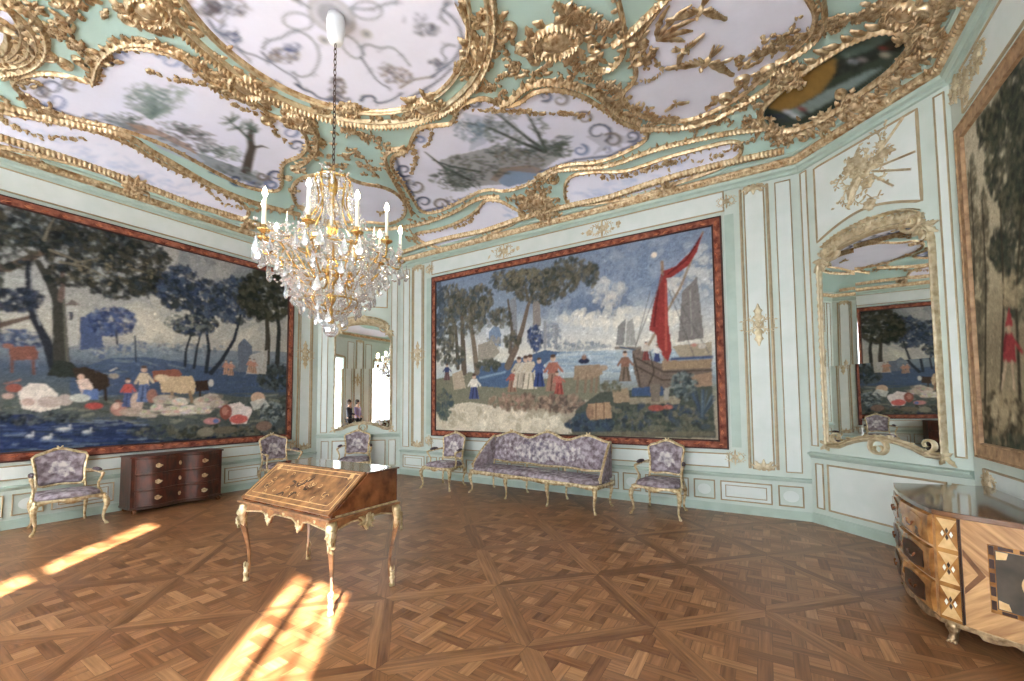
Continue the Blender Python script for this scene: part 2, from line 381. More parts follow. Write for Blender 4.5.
# floor
def clip(P, fn):
    out = []
    for i in range(len(P)):
        a, b = P[i-1], P[i]; da, db = fn(a), fn(b)
        if da*db < 0: t = da/(da-db); out.append((a[0]+(b[0]-a[0])*t, a[1]+(b[1]-a[1])*t))
        if db >= 0: out.append(b)
    return out
def make_floor():
    V, F, UV, CC = [], [], [], []
    tones = [(166, 116, 78), (154, 105, 69), (174, 124, 85), (146, 98, 64), (162, 113, 76), (136, 91, 60), (184, 135, 94), (156, 109, 73)]
    def piece(P, along, tone=None):
        if len(P) < 3: return
        cx = sum(p[0] for p in P)/len(P); cy = sum(p[1] for p in P)/len(P)
        Q = []
        for x, y in P:
            d = math.hypot(x-cx, y-cy)
            if d < 1e-6: return
            k = max(0, 1-0.0016/d); Q.append((cx+(x-cx)*k, cy+(y-cy)*k))
        n = len(V); V.extend([(x, y, 0) for x, y in Q]); F.append(tuple(range(n, n+len(Q))))
        ox, oy = random.random()*50, random.random()*50; c, s = cos(along), sin(along)
        UV.extend([(x*c+y*s+ox, -x*s+y*c+oy) for x, y in Q])
        k = random.uniform(.9, 1.08); t = lin(tone or random.choice(tones))*k*.88; CC.extend([(*t, 1)]*len(Q))
    ax, ay = -1.385, 2.43; e = .66; half = e*math.sqrt(.5); wf = .072; inn = half-wf; D = inn*math.sqrt(2); g = D/3; ws = .078
    for i in range(-8, 14):
        for j in range(-10, 12):
            cx = ax+e*(i-j); cy = ay+e*(i+j+1)
            if not (XL-.7 < cx < XR+.7 and YF-.7 < cy < YB+.7): continue
            def T(s, t): return (cx+(s-t)*math.sqrt(.5), cy+(s+t)*math.sqrt(.5))
            O = [(-half, -half), (half, -half), (half, half), (-half, half)]; I = [(-inn, -inn), (inn, -inn), (inn, inn), (-inn, inn)]
            for k in range(4):
                k2 = (k+1) % 4; piece([T(*O[k]), T(*O[k2]), T(*I[k2]), T(*I[k])], PI/4+k*PI/2, random.choice([(168, 120, 82), (150, 104, 70), (134, 90, 60), (158, 112, 76)]))
            def add(x0, y0, x1, y1, al, tone=None):
                P = [(x0, y0), (x1, y0), (x1, y1), (x0, y1)]
                for sx in (1, -1):
                    for sy in (1, -1):
                        P = clip(P, lambda p: D-sx*p[0]-sy*p[1])
                        if not P: return
                piece([(cx+x, cy+y) for x, y in P], al, tone)
            for k in range(-3, 4):
                for m in range(-3, 4):
                    if (k+m) % 2 == 0: add((m-1)*g+ws/2, k*g-ws/2, (m+1)*g-ws/2, k*g+ws/2, 0)
                    else: add(m*g-ws/2, (k-1)*g+ws/2, m*g+ws/2, (k+1)*g-ws/2, PI/2)
                    x0, x1, y0, y1 = m*g+ws/2, (m+1)*g-ws/2, k*g+ws/2, (k+1)*g-ws/2
                    add(x0, y0, x1, y1, 0 if random.random() < .5 else PI/2)
    me = bpy.data.meshes.new('floor'); me.from_pydata(V, [], F)
    uv = me.uv_layers.new(name='grain'); uv.data.foreach_set('uv', np.array(UV, np.float32).ravel())
    at = me.color_attributes.new('Col', 'FLOAT_COLOR', 'CORNER'); at.data.foreach_set('color', np.clip(np.array(CC, np.float32), 0, 1).ravel())
    me.materials.append(M['parquet']); o = bpy.data.objects.new('floor', me); COL.objects.link(o); structure(o)
    mb = MB(); mb.box(XL-.3, YF-.6, -.12, XR+.3, YB+.3, -.004); mb.build('subfloor', M['inlaydk'], o)
make_floor()

# walls
def slab(W, u0, u1, z0, z1, name, m=None, th=.15):
    mb = MB(); mb.hexa([W(u0, z0, -th), W(u1, z0, -th), W(u1, z0, 0), W(u0, z0, 0), W(u0, z1, -th), W(u1, z1, -th), W(u1, z1, 0), W(u0, z1, 0)])
    return structure(mb.build(name, m or M['sage']))
ZT = 5.6
wall_back = slab(WB, -7.09, .46, 0, ZT, 'wall_back')
wall_left = slab(WL, YF-.2, 5.56, 0, ZT, 'wall_left')
wall_right = slab(WR, YF-.2, 5.60, 0, ZT, 'wall_right')
wall_back_right = slab(WCR, 0, CRL, 0, ZT, 'wall_back_right')
wall_back_left = slab(WCL, 0, CLL, 0, ZT, 'wall_back_left')
mb = MB(); xs = [XL-.15]+[q for wd in WINS for q in wd]+[XR+.15]
for k in range(0, len(xs), 2): mb.box(xs[k], YF-.28, 0, xs[k+1], YF, ZT)
for a, b in WINS: mb.box(a, YF-.28, 0, b, YF, WZ0); mb.box(a, YF-.28, WZ1, b, YF, ZT)
wall_front = structure(mb.build('wall_front', M['sage']))
mb = MB(); mb.box(XL-.3, YF-.6, ZT, XR+.3, YB+.3, ZT+.1); structure(mb.build('roof_slab', M['plaster'])).name = 'ceiling_slab'
for i, (a, b) in enumerate(WINS):
    mb = MB(); y0, y1 = YF-.22, YF-.16
    for x in (a, b-.07, (a+b)/2-.04 if i < 2 else .39): mb.box(x, y0, WZ0, x+.07, y1, WZ1)
    for z in (WZ0, WZ1-.08, 2.62): mb.box(a+.07, y0, z, b-.07, y1, z+.08)
    mb.box([-6.7, -3.21, .71][i], y0+.015, WZ0, [-6.7, -3.21, .71][i]+.025, y1-.015, WZ1)
    for z in (1.05, 1.75, 3.2): mb.box(a+.07, y0+.015, z, b-.07, y1-.015, z+.03)
    wn = structure(mb.build('window_%d' % (i+1), M['plaster'], bevel=.006))
    mb = MB(); mb.box(a+.07, y0+.028, WZ0+.08, b-.07, y0+.032, WZ1-.08); mb.build('window_glass', M['glass'], wn)

M['sheer'], nt, b = newmat('sheer_sun_curtain'); tl = nt.nodes.new('ShaderNodeBsdfTranslucent'); tl.inputs[0].default_value = (.85, .87, .9, 1)
b.inputs['Base Color'].default_value = (.85, .86, .88, 1); b.inputs['Roughness'].default_value = .9; mx = nt.nodes.new('ShaderNodeMixShader'); mx.inputs[0].default_value = .55
nt.links.new(b.outputs[0], mx.inputs[1]); nt.links.new(tl.outputs[0], mx.inputs[2]); nt.links.new(mx.outputs[0], nt.nodes['Material Output'].inputs[0])
SUN_CURT = [(-7.98, -7.2, 'leftmost, on the window nearest the left wall'), (-7.15, -6.32, 'right half of the window nearest the left wall'), (-4.18, -3.40, 'left side of the middle window'), (-2.98, -2.42, 'right side of the middle window'), (-.73, .06, 'left side of the window behind the camera')]  # unseen curtains, added to cut the sunlight down to narrow strips
for a, b, lb in SUN_CURT:
    mb = MB(); n = int((b-a)/.02); mb.sheet([[Vector((a+(b-a)*k/n, YF-.07+.02*sin(k*1.3), z)) for k in range(n+1)] for z in (WZ0+.01, 2, WZ1-.005)])
    tag(mb.build('added_sun_curtain', M['sheer'], smooth=True), 'sheer white hanging added to block the sun, '+lb, 'added_sun_curtain', 'sheer hangings added to block the sun')
# ---------------------------------------------------------------- mouldings and carved ornament that follow a surface fn(a, b, height)
def resamp(P, step, close=False):
    P = [Vector((p[0], p[1])) for p in P]
    if close: P = P+[P[0]]
    L = [0]
    for a, b in zip(P, P[1:]): L.append(L[-1]+(b-a).length)
    n = max(2, int(L[-1]/step)); out = []; j = 0
    for i in range(n+1):
        t = L[-1]*i/n
        while j < len(P)-2 and L[j+1] < t: j += 1
        k = (t-L[j])/max(1e-9, L[j+1]-L[j]); out.append(P[j].lerp(P[j+1], k))
    return out[:-1] if close else out
def smoothp(P, it=2, close=False):
    P = [Vector((p[0], p[1])) for p in P]
    for _ in range(it):
        Q = [] if close else [P[0]]
        n = len(P)
        for i in range(n if close else n-1):
            a, b = P[i], P[(i+1) % n]; Q += [a.lerp(b, .25), a.lerp(b, .75)]
        if not close: Q.append(P[-1])
        P = Q
    return P
def mould(mb, fn, P, w_, h_, close=False, mod=0.0, mlen=.06, prof=None, taper=False):
    """raised moulding along a path; mod > 0 gives a gadrooned rope"""
    P = resamp(P, max(.012, min(mlen/4 if mod else .06, .06)), close); n = len(P)
    prof = prof or [(-.5, -.1), (-.42, .45), (-.2, .55), (-.08, 1), (.12, 1), (.2, .6), (.42, .5), (.5, -.1)]
    R = []; s_ = 0
    for i, p in enumerate(P):
        a = P[(i-1) % n] if (close or i) else p; b = P[(i+1) % n] if (close or i < n-1) else p
        t = (b-a); t = t.normalized() if t.length > 1e-9 else Vector((1, 0)); nn = Vector((-t.y, t.x))
        s_ += (p-a).length
        k = 1+mod*sin(2*PI*s_/mlen); tp = (sin(PI*min(.97, max(.03, i/(n-1))))**.5) if taper else 1
        R.append([fn(p.x+nn.x*w_*tp*o*(1+.3*(k-1)), p.y+nn.y*w_*tp*o*(1+.3*(k-1)), h_*hh*(k if hh > .5 else 1)*tp) for o, hh in prof])
    m = len(prof); V = [q for r in R for q in r]; F = []
    for i in range(n if close else n-1):
        i2 = (i+1) % n
        for j in range(m-1): F.append((i*m+j, i*m+j+1, i2*m+j+1, i2*m+j))
    mb.add(V, F)
def leaf(mb, fn, x, y, ang, L, W_, h_=.02, curl=0.0, lobes=3, seg=9):
    a = ang; px, py = x, y; V = []; st = L/seg
    for i in range(seg+1):
        t = i/seg; ww = W_*(sin(PI*(.08+.9*t))**.8)*(1+.35*cos(2*PI*lobes*t))*.5
        hh = h_*(.5+.9*t*(1.1-t)*2.2)
        nx, ny = -sin(a), cos(a)
        V += [fn(px+nx*ww, py+ny*ww, hh*.25), fn(px+nx*ww*.45, py+ny*ww*.45, hh*.85), fn(px, py, hh*.6), fn(px-nx*ww*.45, py-ny*ww*.45, hh*.85), fn(px-nx*ww, py-ny*ww, hh*.25)]
        a += curl/seg; px += cos(a)*st; py += sin(a)*st
    F = [(i*5+j, i*5+j+1, i*5+j+6, i*5+j+5) for i in range(seg) for j in range(4)]
    mb.add(V, F)
def spiral(mb, fn, x, y, ang, L, w_, turns=1.2, sgn=1, h_=.03, r0=None):
    """C-scroll: starts at x,y heading ang and winds up"""
    n = int(18*turns)+8; R_ = L; P = []; a = ang; px, py = x, y
    for i in range(n+1):
        t = i/n; P.append((px, py, 1-.75*t)); st = R_*(1-.8*t)*2*PI*turns/n*.35; a += sgn*2*PI*turns/n; px += cos(a)*st; py += sin(a)*st
    V = []; m = 5
    for i, (qx, qy, k) in enumerate(P):
        b = P[min(i+1, n)]; c = P[max(i-1, 0)]; t = Vector((b[0]-c[0], b[1]-c[1])); t = t.normalized() if t.length > 1e-9 else Vector((1, 0))
        for o, hh in ((-.5, 0), (-.3, .8), (0, 1), (.3, .8), (.5, 0)): V.append(fn(qx-t.y*w_*k*o, qy+t.x*w_*k*o, h_*hh*(.6+.4*k)))
    mb.add(V, [(i*m+j, i*m+j+1, (i+1)*m+j+1, (i+1)*m+j) for i in range(n) for j in range(m-1)])
def dome(mb, fn, x, y, rx, ry, h_, ang=0, n=10, ring=3):
    V = []; c, s = cos(ang), sin(ang)
    for i in range(ring):
        t = i/ring; r = cos(t*PI/2); hh = sin(t*PI/2)
        for k in range(n): a = 2*PI*k/n; dx, dy = rx*r*cos(a), ry*r*sin(a); V.append(fn(x+dx*c-dy*s, y+dx*s+dy*c, h_*hh))
    V.append(fn(x, y, h_))
    F = [(i*n+k, i*n+(k+1) % n, (i+1)*n+(k+1) % n, (i+1)*n+k) for i in range(ring-1) for k in range(n)]
    F += [((ring-1)*n+k, (ring-1)*n+(k+1) % n, ring*n) for k in range(n)]
    mb.add(V, F)
def flower(mb, fn, x, y, r, h_=.02, pet=5):
    a0 = random.random()*PI
    for k in range(pet): leaf(mb, fn, x, y, a0+2*PI*k/pet, r, r*.75, h_, 0, 0, 3)
    dome(mb, fn, x, y, r*.28, r*.28, h_*1.2, n=6, ring=2)
def acanthus(mb, fn, x, y, ang, L, n=5, spread=1.1, h_=.035):
    """a spray of lobed leaves fanning out from one point"""
    for k in range(n):
        t = (k/(n-1)-.5)*2 if n > 1 else 0
        leaf(mb, fn, x, y, ang+t*spread, L*(1-.3*abs(t))*random.uniform(.85, 1.1), L*.3, h_, t*.9+random.uniform(-.3, .3), 3)
def garland(mb, fn, P, r, h_=.02, dens=1.0):
    for p in resamp(P, r*.9/dens):
        x, y = p.x+random.uniform(-.4, .4)*r, p.y+random.uniform(-.4, .4)*r
        if random.random() < .35: flower(mb, fn, x, y, r*random.uniform(.5, .9), h_)
        else: leaf(mb, fn, x, y, random.random()*2*PI, r*random.uniform(.8, 1.4), r*.5, h_, random.uniform(-1, 1), 2, 4)
def fringe(mb, fn, P, L, side=1, step=.09, h_=.03, lean=.6, close=False):
    Q = resamp(P, step, close)
    for i in range(len(Q)-1):
        t = Q[i+1]-Q[i]; a = math.atan2(t.y, t.x)
        leaf(mb, fn, Q[i].x, Q[i].y, a+side*(PI/2-lean)+random.uniform(-.3, .3), L*random.uniform(.6, 1.2), L*.42, h_, side*random.uniform(-.2, .9), 2, 5)
def cartouche(mb, fn, x, y, rx, ry, ang=0):
    dome(mb, fn, x, y, rx*.5, ry*.5, .07, ang, 16, 4)
    c, s = cos(ang), sin(ang)
    E = [(x+rx*.68*cos(t)*c-ry*.68*sin(t)*s, y+rx*.68*cos(t)*s+ry*.68*sin(t)*c) for t in [2*PI*k/28 for k in range(28)]]
    mould(mb, fn, E, min(rx, ry)*.3, .07, True, .3, .05)
    for k in range(12):
        a = 2*PI*k/12+.2; qx, qy = x+rx*.8*cos(a)*c-ry*.8*sin(a)*s, y+rx*.8*cos(a)*s+ry*.8*sin(a)*c
        leaf(mb, fn, qx, qy, a+ang+random.uniform(-.4, .4), min(rx, ry)*.55, min(rx, ry)*.32, .05, random.choice((-1, 1))*.9, 2, 6)
    for sg in (1, -1):
        spiral(mb, fn, x+sg*rx*.8*c, y+sg*rx*.8*s, ang+PI/2*sg, min(rx, ry)*.9, .06, 1.2, sg, .05)
        spiral(mb, fn, x+sg*rx*.8*c, y+sg*rx*.8*s, ang-PI/2*sg, min(rx, ry)*.8, .05, 1.2, -sg, .05)

# ---------------------------------------------------------------- wall panelling
class Panels:
    def __init__(s, W, wall, g='palegold'): s.W, s.wall, s.f, s.l, s.d, s.o, s.g = W, wall, MB(), MB(), MB(), MB(), g
    def rect(s, u0, z0, u1, z1, field=True, fr=.028, line=True, inset=.035):
        W = s.W
        if u0 > u1: u0, u1 = u1, u0
        if z0 > z1: z0, z1 = z1, z0
        if field: s.f.hexa([W(u0, z0, 0), W(u1, z0, 0), W(u1, z0, .006), W(u0, z0, .006), W(u0, z1, 0), W(u1, z1, 0), W(u1, z1, .006), W(u0, z1, .006)])
        P = [(u0, z0), (u1, z0), (u1, z1), (u0, z1)]; pr = [(-.5, 0), (-.4, .8), (0, 1), (.4, .5), (.5, 0)]
        for mb, o, w_, h_ in ((s.l, 0, fr, .02), ):
            Q = P; V = []
            for (u, z), (su, sz) in zip(Q, [(1, 1), (-1, 1), (-1, -1), (1, -1)]):
                for a, hh in pr: V.append(W(u+su*w_*a, z+sz*w_*a, hh*h_))
            m = len(pr); mb.add(V, [(i*m+j, i*m+j+1, ((i+1) % 4)*m+j+1, ((i+1) % 4)*m+j) for i in range(4) for j in range(m-1)])
    def px(s, tl, br, **k):
        a = s.W.px(*tl); b = s.W.px(*br); s.rect(a[0], b[1], b[0], a[1], **k)
    def ledge(s, u0, u1, z, h=.035, t=.05):
        W = s.W; pr = [(0, z-t), (h*.4, z-t*.8), (h*.6, z-t*.4), (h, z-t*.3), (h, z), (0, z+.012)]
        s.d.rings([[W(u0, z_, h_) for h_, z_ in pr], [W(u1, z_, h_) for h_, z_ in pr]])
    def strip(s, u0, u1, z0, z1, h=.015, mb=None):
        W = s.W; (mb or s.d).hexa([W(u0, z0, 0), W(u1, z0, 0), W(u1, z0, h), W(u0, z0, h), W(u0, z1, 0), W(u1, z1, 0), W(u1, z1, h), W(u0, z1, h)])
    def oval(s, u, z, ru, rz):
        W = s.W; s.f.prism([(u+ru*cos(t), z+rz*sin(t)) for t in [2*PI*k/20 for k in range(20)]], lambda a, b, h: W(a, b, h), .006, .012)
    def done(s):
        if s.f.v: s.f.build('panel_field', M['white'], s.wall)
        if s.l.v: s.l.build('panel_moulding', M['line'], s.wall)
        if s.d.v: s.d.build('dado_moulding', M['sage2'], s.wall)
        if s.o.v: s.o.build('gilded_relief', M[s.g], s.wall, smooth=True)
def tendril(o, W, u, z, a, L, sg, w_=.014):
    """thin curling stem with small leaves"""
    P = [(u, z)]; n = 12
    for k in range(n): a += sg*(.10+.05*k*k/n*.8); P.append((P[-1][0]+cos(a)*L/n, P[-1][1]+sin(a)*L/n))
    mould(o, W, P, w_, .022, prof=[(-.5, 0), (-.25, .9), (.25, .9), (.5, 0)])
    for k in (3, 5, 7, 9):
        leaf(o, W, P[k][0], P[k][1], math.atan2(P[k][1]-P[k-1][1], P[k][0]-P[k-1][0])-sg*.9, L*.2, L*.07, .025, sg*.6, 2, 5)
def relief(o, W, u, z, r, k=0):
    """small rocaille applique: opposed C-scrolls, sprigs and a central shell"""
    for sx in (1, -1):
        for sz in (1, -1):
            a = math.atan2(sz, sx*.75); tendril(o, W, u+sx*r*.08, z+sz*r*.1, a, r*1.15, -sx*sz); tendril(o, W, u+sx*r*.12, z+sz*r*.05, math.atan2(sz*.35, sx), r*.8, sx*sz)
        spiral(o, W, u+sx*r*.2, z, PI/2, r*.8, r*.1, 1.1, sx, .03); spiral(o, W, u+sx*r*.2, z, -PI/2, r*.8, r*.1, 1.1, -sx, .03)
    for a in (PI/2, -PI/2): leaf(o, W, u, z, a, r*.9, r*.2, .03, 0, 3, 7)
    for a in (-.5, 0, .5): leaf(o, W, u, z-r*.12, PI/2+a, r*.35, r*.13, .04, 0, 1, 4)
def foot_relief(o, W, u, z, w_, up=1):
    """symmetrical scrolls closing the end of a pilaster panel"""
    for sg in (1, -1):
        spiral(o, W, u+sg*w_*.95, z+.10*up, -PI/2*up, w_*.9, .03, 1.0, -sg*up, .03)
        leaf(o, W, u+sg*w_*.25, z, PI/2-sg*.9 if up > 0 else -PI/2+sg*.9, w_*.8, w_*.35, .03, 0, 2, 6)
    for a in (-.5, 0, .5): leaf(o, W, u, z, (PI/2 if up > 0 else -PI/2)+a, w_*.95, w_*.4, .035, a, 2, 6)
def pilaster(p, u0, u1, z0=.64, z1=4.62, mid=2.64):
    c = (u0+u1)/2; h = (u1-u0)/2
    p.rect(u0+.045, z0, u1-.045, z1, fr=.02)
    for sg in (-1, 1):
        mould(p.l, p.W, [(c+sg*(h), z0), (c+sg*h, z1)], .04, .022)
    foot_relief(p.o, p.W, c, z0-.02, h*1.0, 1); foot_relief(p.o, p.W, c, z1+.04, h*1.0, -1)
    relief(p.o, p.W, c, mid, h*1.35); 
    for a in (1, -1): leaf(p.o, p.W, c, mid, a*PI/2, .3, .1, .03, 0, 3)
def dado(p, u0, u1, zl=.54, small=.27, wide=.62, start_small=True):
    p.ledge(u0, u1, zl); p.strip(u0, u1, 0, .09, .02); p.strip(u0, u1, .09, .115, .012)
    u = u1-.1; k = start_small
    while u > u0+.2:
        wd = small if k else wide
        a = max(u0+.06, u-wd); p.rect(a, .17, u, .43, fr=.018, field=not k)
        if k: p.oval((a+u)/2, .30, (u-a)*.33, .075)
        else: p.rect(a+.06, .22, u-.06, .38, fr=.012, field=False)
        u = a-.085; k = not k
# back wall
p = Panels(WB, wall_back)
dado(p, -7.09, .46)
p.rect(-6.14, .63, -.50, .82, fr=.02); p.rect(-6.14, 4.37, -.46, 4.66, fr=.022)
for s_ in (0, 1):
    f_ = (lambda u: u) if not s_ else (lambda u: -6.63-u)
    a, b = sorted((f_(-.24), f_(.09))); pilaster(p, a, b)
    a, b = sorted((f_(.185), f_(.36))); p.rect(a, .62, b, 4.6, fr=.015)
    a, b = sorted((f_(-.455), f_(-.335))); p.strip(a, b, .92, 4.3, .004)
    relief(p.o, WB, f_(-.42), .78, .13); relief(p.o, WB, f_(-.42), 4.5, .13)
for u in (-2.31, -4.29): relief(p.o, WB, u, 4.52, .2); garland(p.o, WB, [(u-.3, 4.52), (u+.3, 4.52)], .08)
relief(p.o, WB, -3.31, .73, .13)
p.done()
# left wall
p = Panels(WL, wall_left)
dado(p, YF, 5.56, start_small=False); p.rect(-.2, .63, 4.98, .80, fr=.02); p.rect(-.22, 4.37, 4.97, 4.66, fr=.022)
pilaster(p, 5.11, 5.42, mid=2.62); pilaster(p, -.62, -.31); relief(p.o, WL, 5.02, .76, .1)
p.done()
# right wall
p = Panels(WR, wall_right)
dado(p, YF, 5.60, start_small=False); p.rect(-.4, .63, 5.36, .96, fr=.02); p.rect(-.4, 4.2, 5.3, 4.6, fr=.024)
for u, z in ((5.42, 4.5), (5.2, 4.42), (4.95, 4.46)): relief(p.o, WR, u, z, .16)
garland(p.o, WR, [(5.2, 4.35), (5.18, 4.05)], .07); relief(p.o, WR, 5.28, .84, .14)
p.done()
# front wall
p = Panels(WF, wall_front)
for a, b in ((-6.25, -4.25), (-2.35, -.8)):
    p.rect(a+.15, .7, (a+b)/2-.32, 4.5); p.rect((a+b)/2+.32, .7, b-.15, 4.5); pilaster(p, (a+b)/2-.2, (a+b)/2+.2)
for a, b in WINS: mould(p.l, WF, [(a-.06, .3), (a-.06, 3.8), ((a+b)/2, 3.95), (b+.06, 3.8), (b+.06, .3)], .09, .03)
dado(p, -6.25, -4.25); dado(p, -2.35, -.8)
p.done()
# canted wall with the near mirror
p = Panels(WCR, wall_back_right)
p.px((800.5, 174), (818.5, 446), fr=.015); p.px((934, 98), (967, 458), fr=.015)
a = WCR.px(814, 168); b = WCR.px(922, 200)
u0, u1 = a[0], b[0]; zb = 3.62
AR = [(u0, zb), (u0+(u1-u0)*.25, zb+.13), ((u0+u1)/2, zb+.19), (u1-(u1-u0)*.25, zb+.13), (u1, zb), (u1, 4.6), (u0, 4.6)]
p.f.prism(smoothp(AR[:5], 2)+[Vector(AR[5]), Vector(AR[6])], lambda a_, b_, h: WCR(a_, b_, h), 0, .006)
mould(p.l, WCR, list(smoothp(AR[:5], 2))+AR[5:], .03, .02, True)
p.ledge(0, CRL, .90, .06, .07); p.strip(0, CRL, 0, .10, .025); p.strip(0, CRL, .1, .125, .015)
p.rect(.07, .2, .16, .76, fr=.015); p.rect(.23, .2, 1.42, .76, fr=.024); p.rect(1.48, .2, 1.58, .76, fr=.015)
# trophy of flowers, leaves and flutes
T0 = WCR.px(866, 172); o = p.o
for ang, L in ((.85, .5), (.6, .35), (1.3, .35), (2.1, .33), (2.7, .42), (3.5, .45), (4.0, .42), (4.6, .45), (5.3, .3), (0.1, .3)):
    P = [(T0[0], T0[1])]
    for k in range(5): P.append((P[-1][0]+cos(ang+.12*k)*L/5, P[-1][1]+sin(ang+.12*k)*L/5))
    garland(o, WCR, P, .042, .03, 1.15); tendril(o, WCR, P[3][0], P[3][1], ang+.5, L*.5, 1); tendril(o, WCR, P[2][0], P[2][1], ang-.5, L*.5, -1)
for q in ((0, 0), (.1, .06), (-.1, .04), (.02, -.14), (-.18, .12), (.03, -.4)): flower(o, WCR, T0[0]+q[0], T0[1]+q[1], .075, .05, 6)
for ang, L in ((-.1, .5), (-.45, .5), (-.85, .42), (.75, .55), (4.1, .4)):
    mould(o, WCR, [(T0[0]+.08*cos(ang), T0[1]+.08*sin(ang)), (T0[0]+L*cos(ang), T0[1]+L*sin(ang))], .026, .03)
for ang in (2.5, 2.9, 3.3, 1.0, 1.5): leaf(o, WCR, T0[0], T0[1], ang, .36, .1, .04, random.choice((-1.4, 1.4)), 3)
p.done()
p = Panels(WCL, wall_back_left)
p.ledge(0, CLL, .90, .06, .07); p.strip(0, CLL, 0, .10, .025); p.rect(.08, .95, .2, 4.6, fr=.015); p.rect(CLL-.2, .95, CLL-.08, 4.6, fr=.015)
p.rect(.1, .2, .24, .76, fr=.015); p.rect(.32, .2, CLL-.32, .76, fr=.024); p.rect(CLL-.24, .2, CLL-.1, .76, fr=.015)
p.rect(.3, 3.75, CLL-.3, 4.6); relief(p.o, WCL, CLL/2, 4.2, .25); garland(p.o, WCL, [(.5, 4.1), (CLL/2, 4.25), (CLL-.5, 4.1)], .08)
p.done()
# cornice
mb = MB(); sweep(mb, [(0, 4.66), (.025, 4.67), (.03, 4.69), (.03, 4.71), (.06, 4.73), (.07, 4.76), (.07, 4.77)]); sweep(mb, [(.115, 4.86), (.15, 4.875), (.155, 4.90), (.12, 4.93), (.05, 4.95)])
structure(mb.build('trim_cornice', M['sage2'])).name = 'trim_1'
mb = MB(); sweep(mb, [(.07, 4.768), (.085, 4.77), (.10, 4.785), (.10, 4.80), (.115, 4.815), (.125, 4.84), (.12, 4.862)])
RP = ringpoly(.1)
for i in range(6):
    if i in (0,): continue
    a, b = RP[i], RP[(i+1) % 6]; n = int((b-a).length/.05); d = (b-a).normalized(); nn = Vector((-d.y, d.x, 0))
    for k in range(n):
        q = a+(b-a)*((k+.5)/n); Rm = Matrix(((d.x, nn.x, 0, q.x), (d.y, nn.y, 0, q.y), (0, 0, 1, 4.815), (0, 0, 0, 1)))
        mb.lathe([(.001, -.03), (.019, -.018), (.024, 0), (.019, .018), (.001, .03)], n=6, M=Rm)
structure(mb.build('trim_2', M['gold'], smooth=True))
# ---------------------------------------------------------------- ceiling: painted surface and gilded stucco
CV = Canvas(XL-.02, XR+.02, YF-.02, YB+.02, .02, cpx, (178, 205, 198))
CC0 = (-3.45, 2.38)
PAN = {
 'trees_left': [(12, 80), (29, 73), (59, 72), (94, 83), (99, 73), (98, 58), (109, 47), (137, 46), (160, 50), (178, 55), (193, 65), (206, 79), (230, 88), (259, 104), (269, 114), (290, 120), (302, 129), (309, 143), (302, 156), (284, 161), (281, 172), (283, 185), (278, 191), (259, 190), (240, 184), (218, 173), (192, 159), (167, 145), (125, 129), (78, 119), (51, 111), (29, 100), (15, 88)],
 'cove_left': [(-30, 100), (0, 112), (60, 122), (120, 137), (160, 163), (200, 180), (240, 200), (252, 214), (238, 221), (200, 206), (160, 192), (126, 184), (106, 173), (60, 160), (0, 146), (-30, 140)],
 'scroll_left': [(-40, 10), (0, 4), (12, 10), (27, 24), (37, 39), (37, 53), (25, 64), (0, 67), (-40, 60)],
 'corner_mid': [(291, 190), (296, 180), (310, 174), (340, 172), (357, 182), (385, 186), (400, 195), (407, 207), (404, 218), (388, 225), (365, 221), (330, 222), (308, 214), (294, 203)],
 'trees_mid': [(456, 110), (466, 101), (486, 96), (502, 106), (519, 103), (533, 91), (553, 88), (579, 93), (606, 110), (622, 123), (652, 133), (639, 146), (599, 163), (566, 163), (543, 173), (532, 183), (506, 192), (486, 188), (466, 198), (440, 212), (420, 213), (411, 196), (400, 179), (390, 166), (393, 154), (408, 151), (413, 135), (420, 126), (440, 124), (453, 123)],
 'cove_mid': [(485, 199), (500, 200), (512, 207), (525, 214), (520, 220), (500, 230), (475, 240), (440, 249), (418, 240), (414, 233), (437, 230), (462, 221), (478, 210)],
 'cove_back': [(566, 176), (592, 171), (622, 172), (645, 165), (663, 158), (704, 147), (735, 140), (743, 146), (739, 158), (716, 170), (671, 185), (642, 195), (607, 202), (572, 206), (564, 200)],
 'big_right': [(670, -30), (663, 3), (649, 21), (635, 42), (631, 59), (637, 71), (634, 82), (622, 92), (624, 104), (647, 119), (678, 122), (706, 115), (741, 96), (762, 78), (793, 49), (812, 33), (817, 14), (806, -5), (790, -30)],
}
PG = {k: [cpx(*q) for q in v] for k, v in PAN.items()}
WHT = (232, 233, 250)
for k, P in PG.items():
    Q = smoothp(P, 2, True); PG[k] = Q
    CV.poly([(q.x, q.y) for q in Q], WHT, raw=True, jit=.01)
    if k in ('trees_mid', 'cove_back', 'cove_mid'): CV.poly([(q.x, 2*2.4-q.y) for q in Q], WHT, raw=True, jit=.01)
    if k == 'cove_left': CV.poly([(2*-3.4-q.x, q.y) for q in Q], WHT, raw=True, jit=.01)
CV.blob(CC0[0], CC0[1], 1.30, 1.30, WHT, 1, 0, .01)
OVAL = [(761, 111), (764, 123), (776, 129), (793, 129), (824, 118), (861, 92), (895, 67), (909, 47), (905, 33), (882, 29), (861, 37), (831, 54), (804, 71), (781, 91)]
# blue-white clouds in the cove panels
B1, B2, B3 = (170, 190, 226), (140, 168, 214), (190, 204, 232)
for (x0, x1, y0, y1, n) in ((70, 190, 150, 190, 90), (20, 90, 130, 150, 20), (570, 640, 180, 202, 60), (500, 522, 205, 222, 30), (640, 680, 168, 186, 14)):
    for _ in range(n):
        t = random.random(); x = x0+(x1-x0)*t; y = y0+(y1-y0)*t*(1 if x0 < 300 else -1)+random.gauss(0, 5)+(y1-y0 if x0 > 300 else 0)
        CV.stroke([(x, y), (x+random.uniform(4, 12), y+random.uniform(-3, 5))], random.uniform(.8, 2.4), random.choice((B1, B2, B3)), .35)
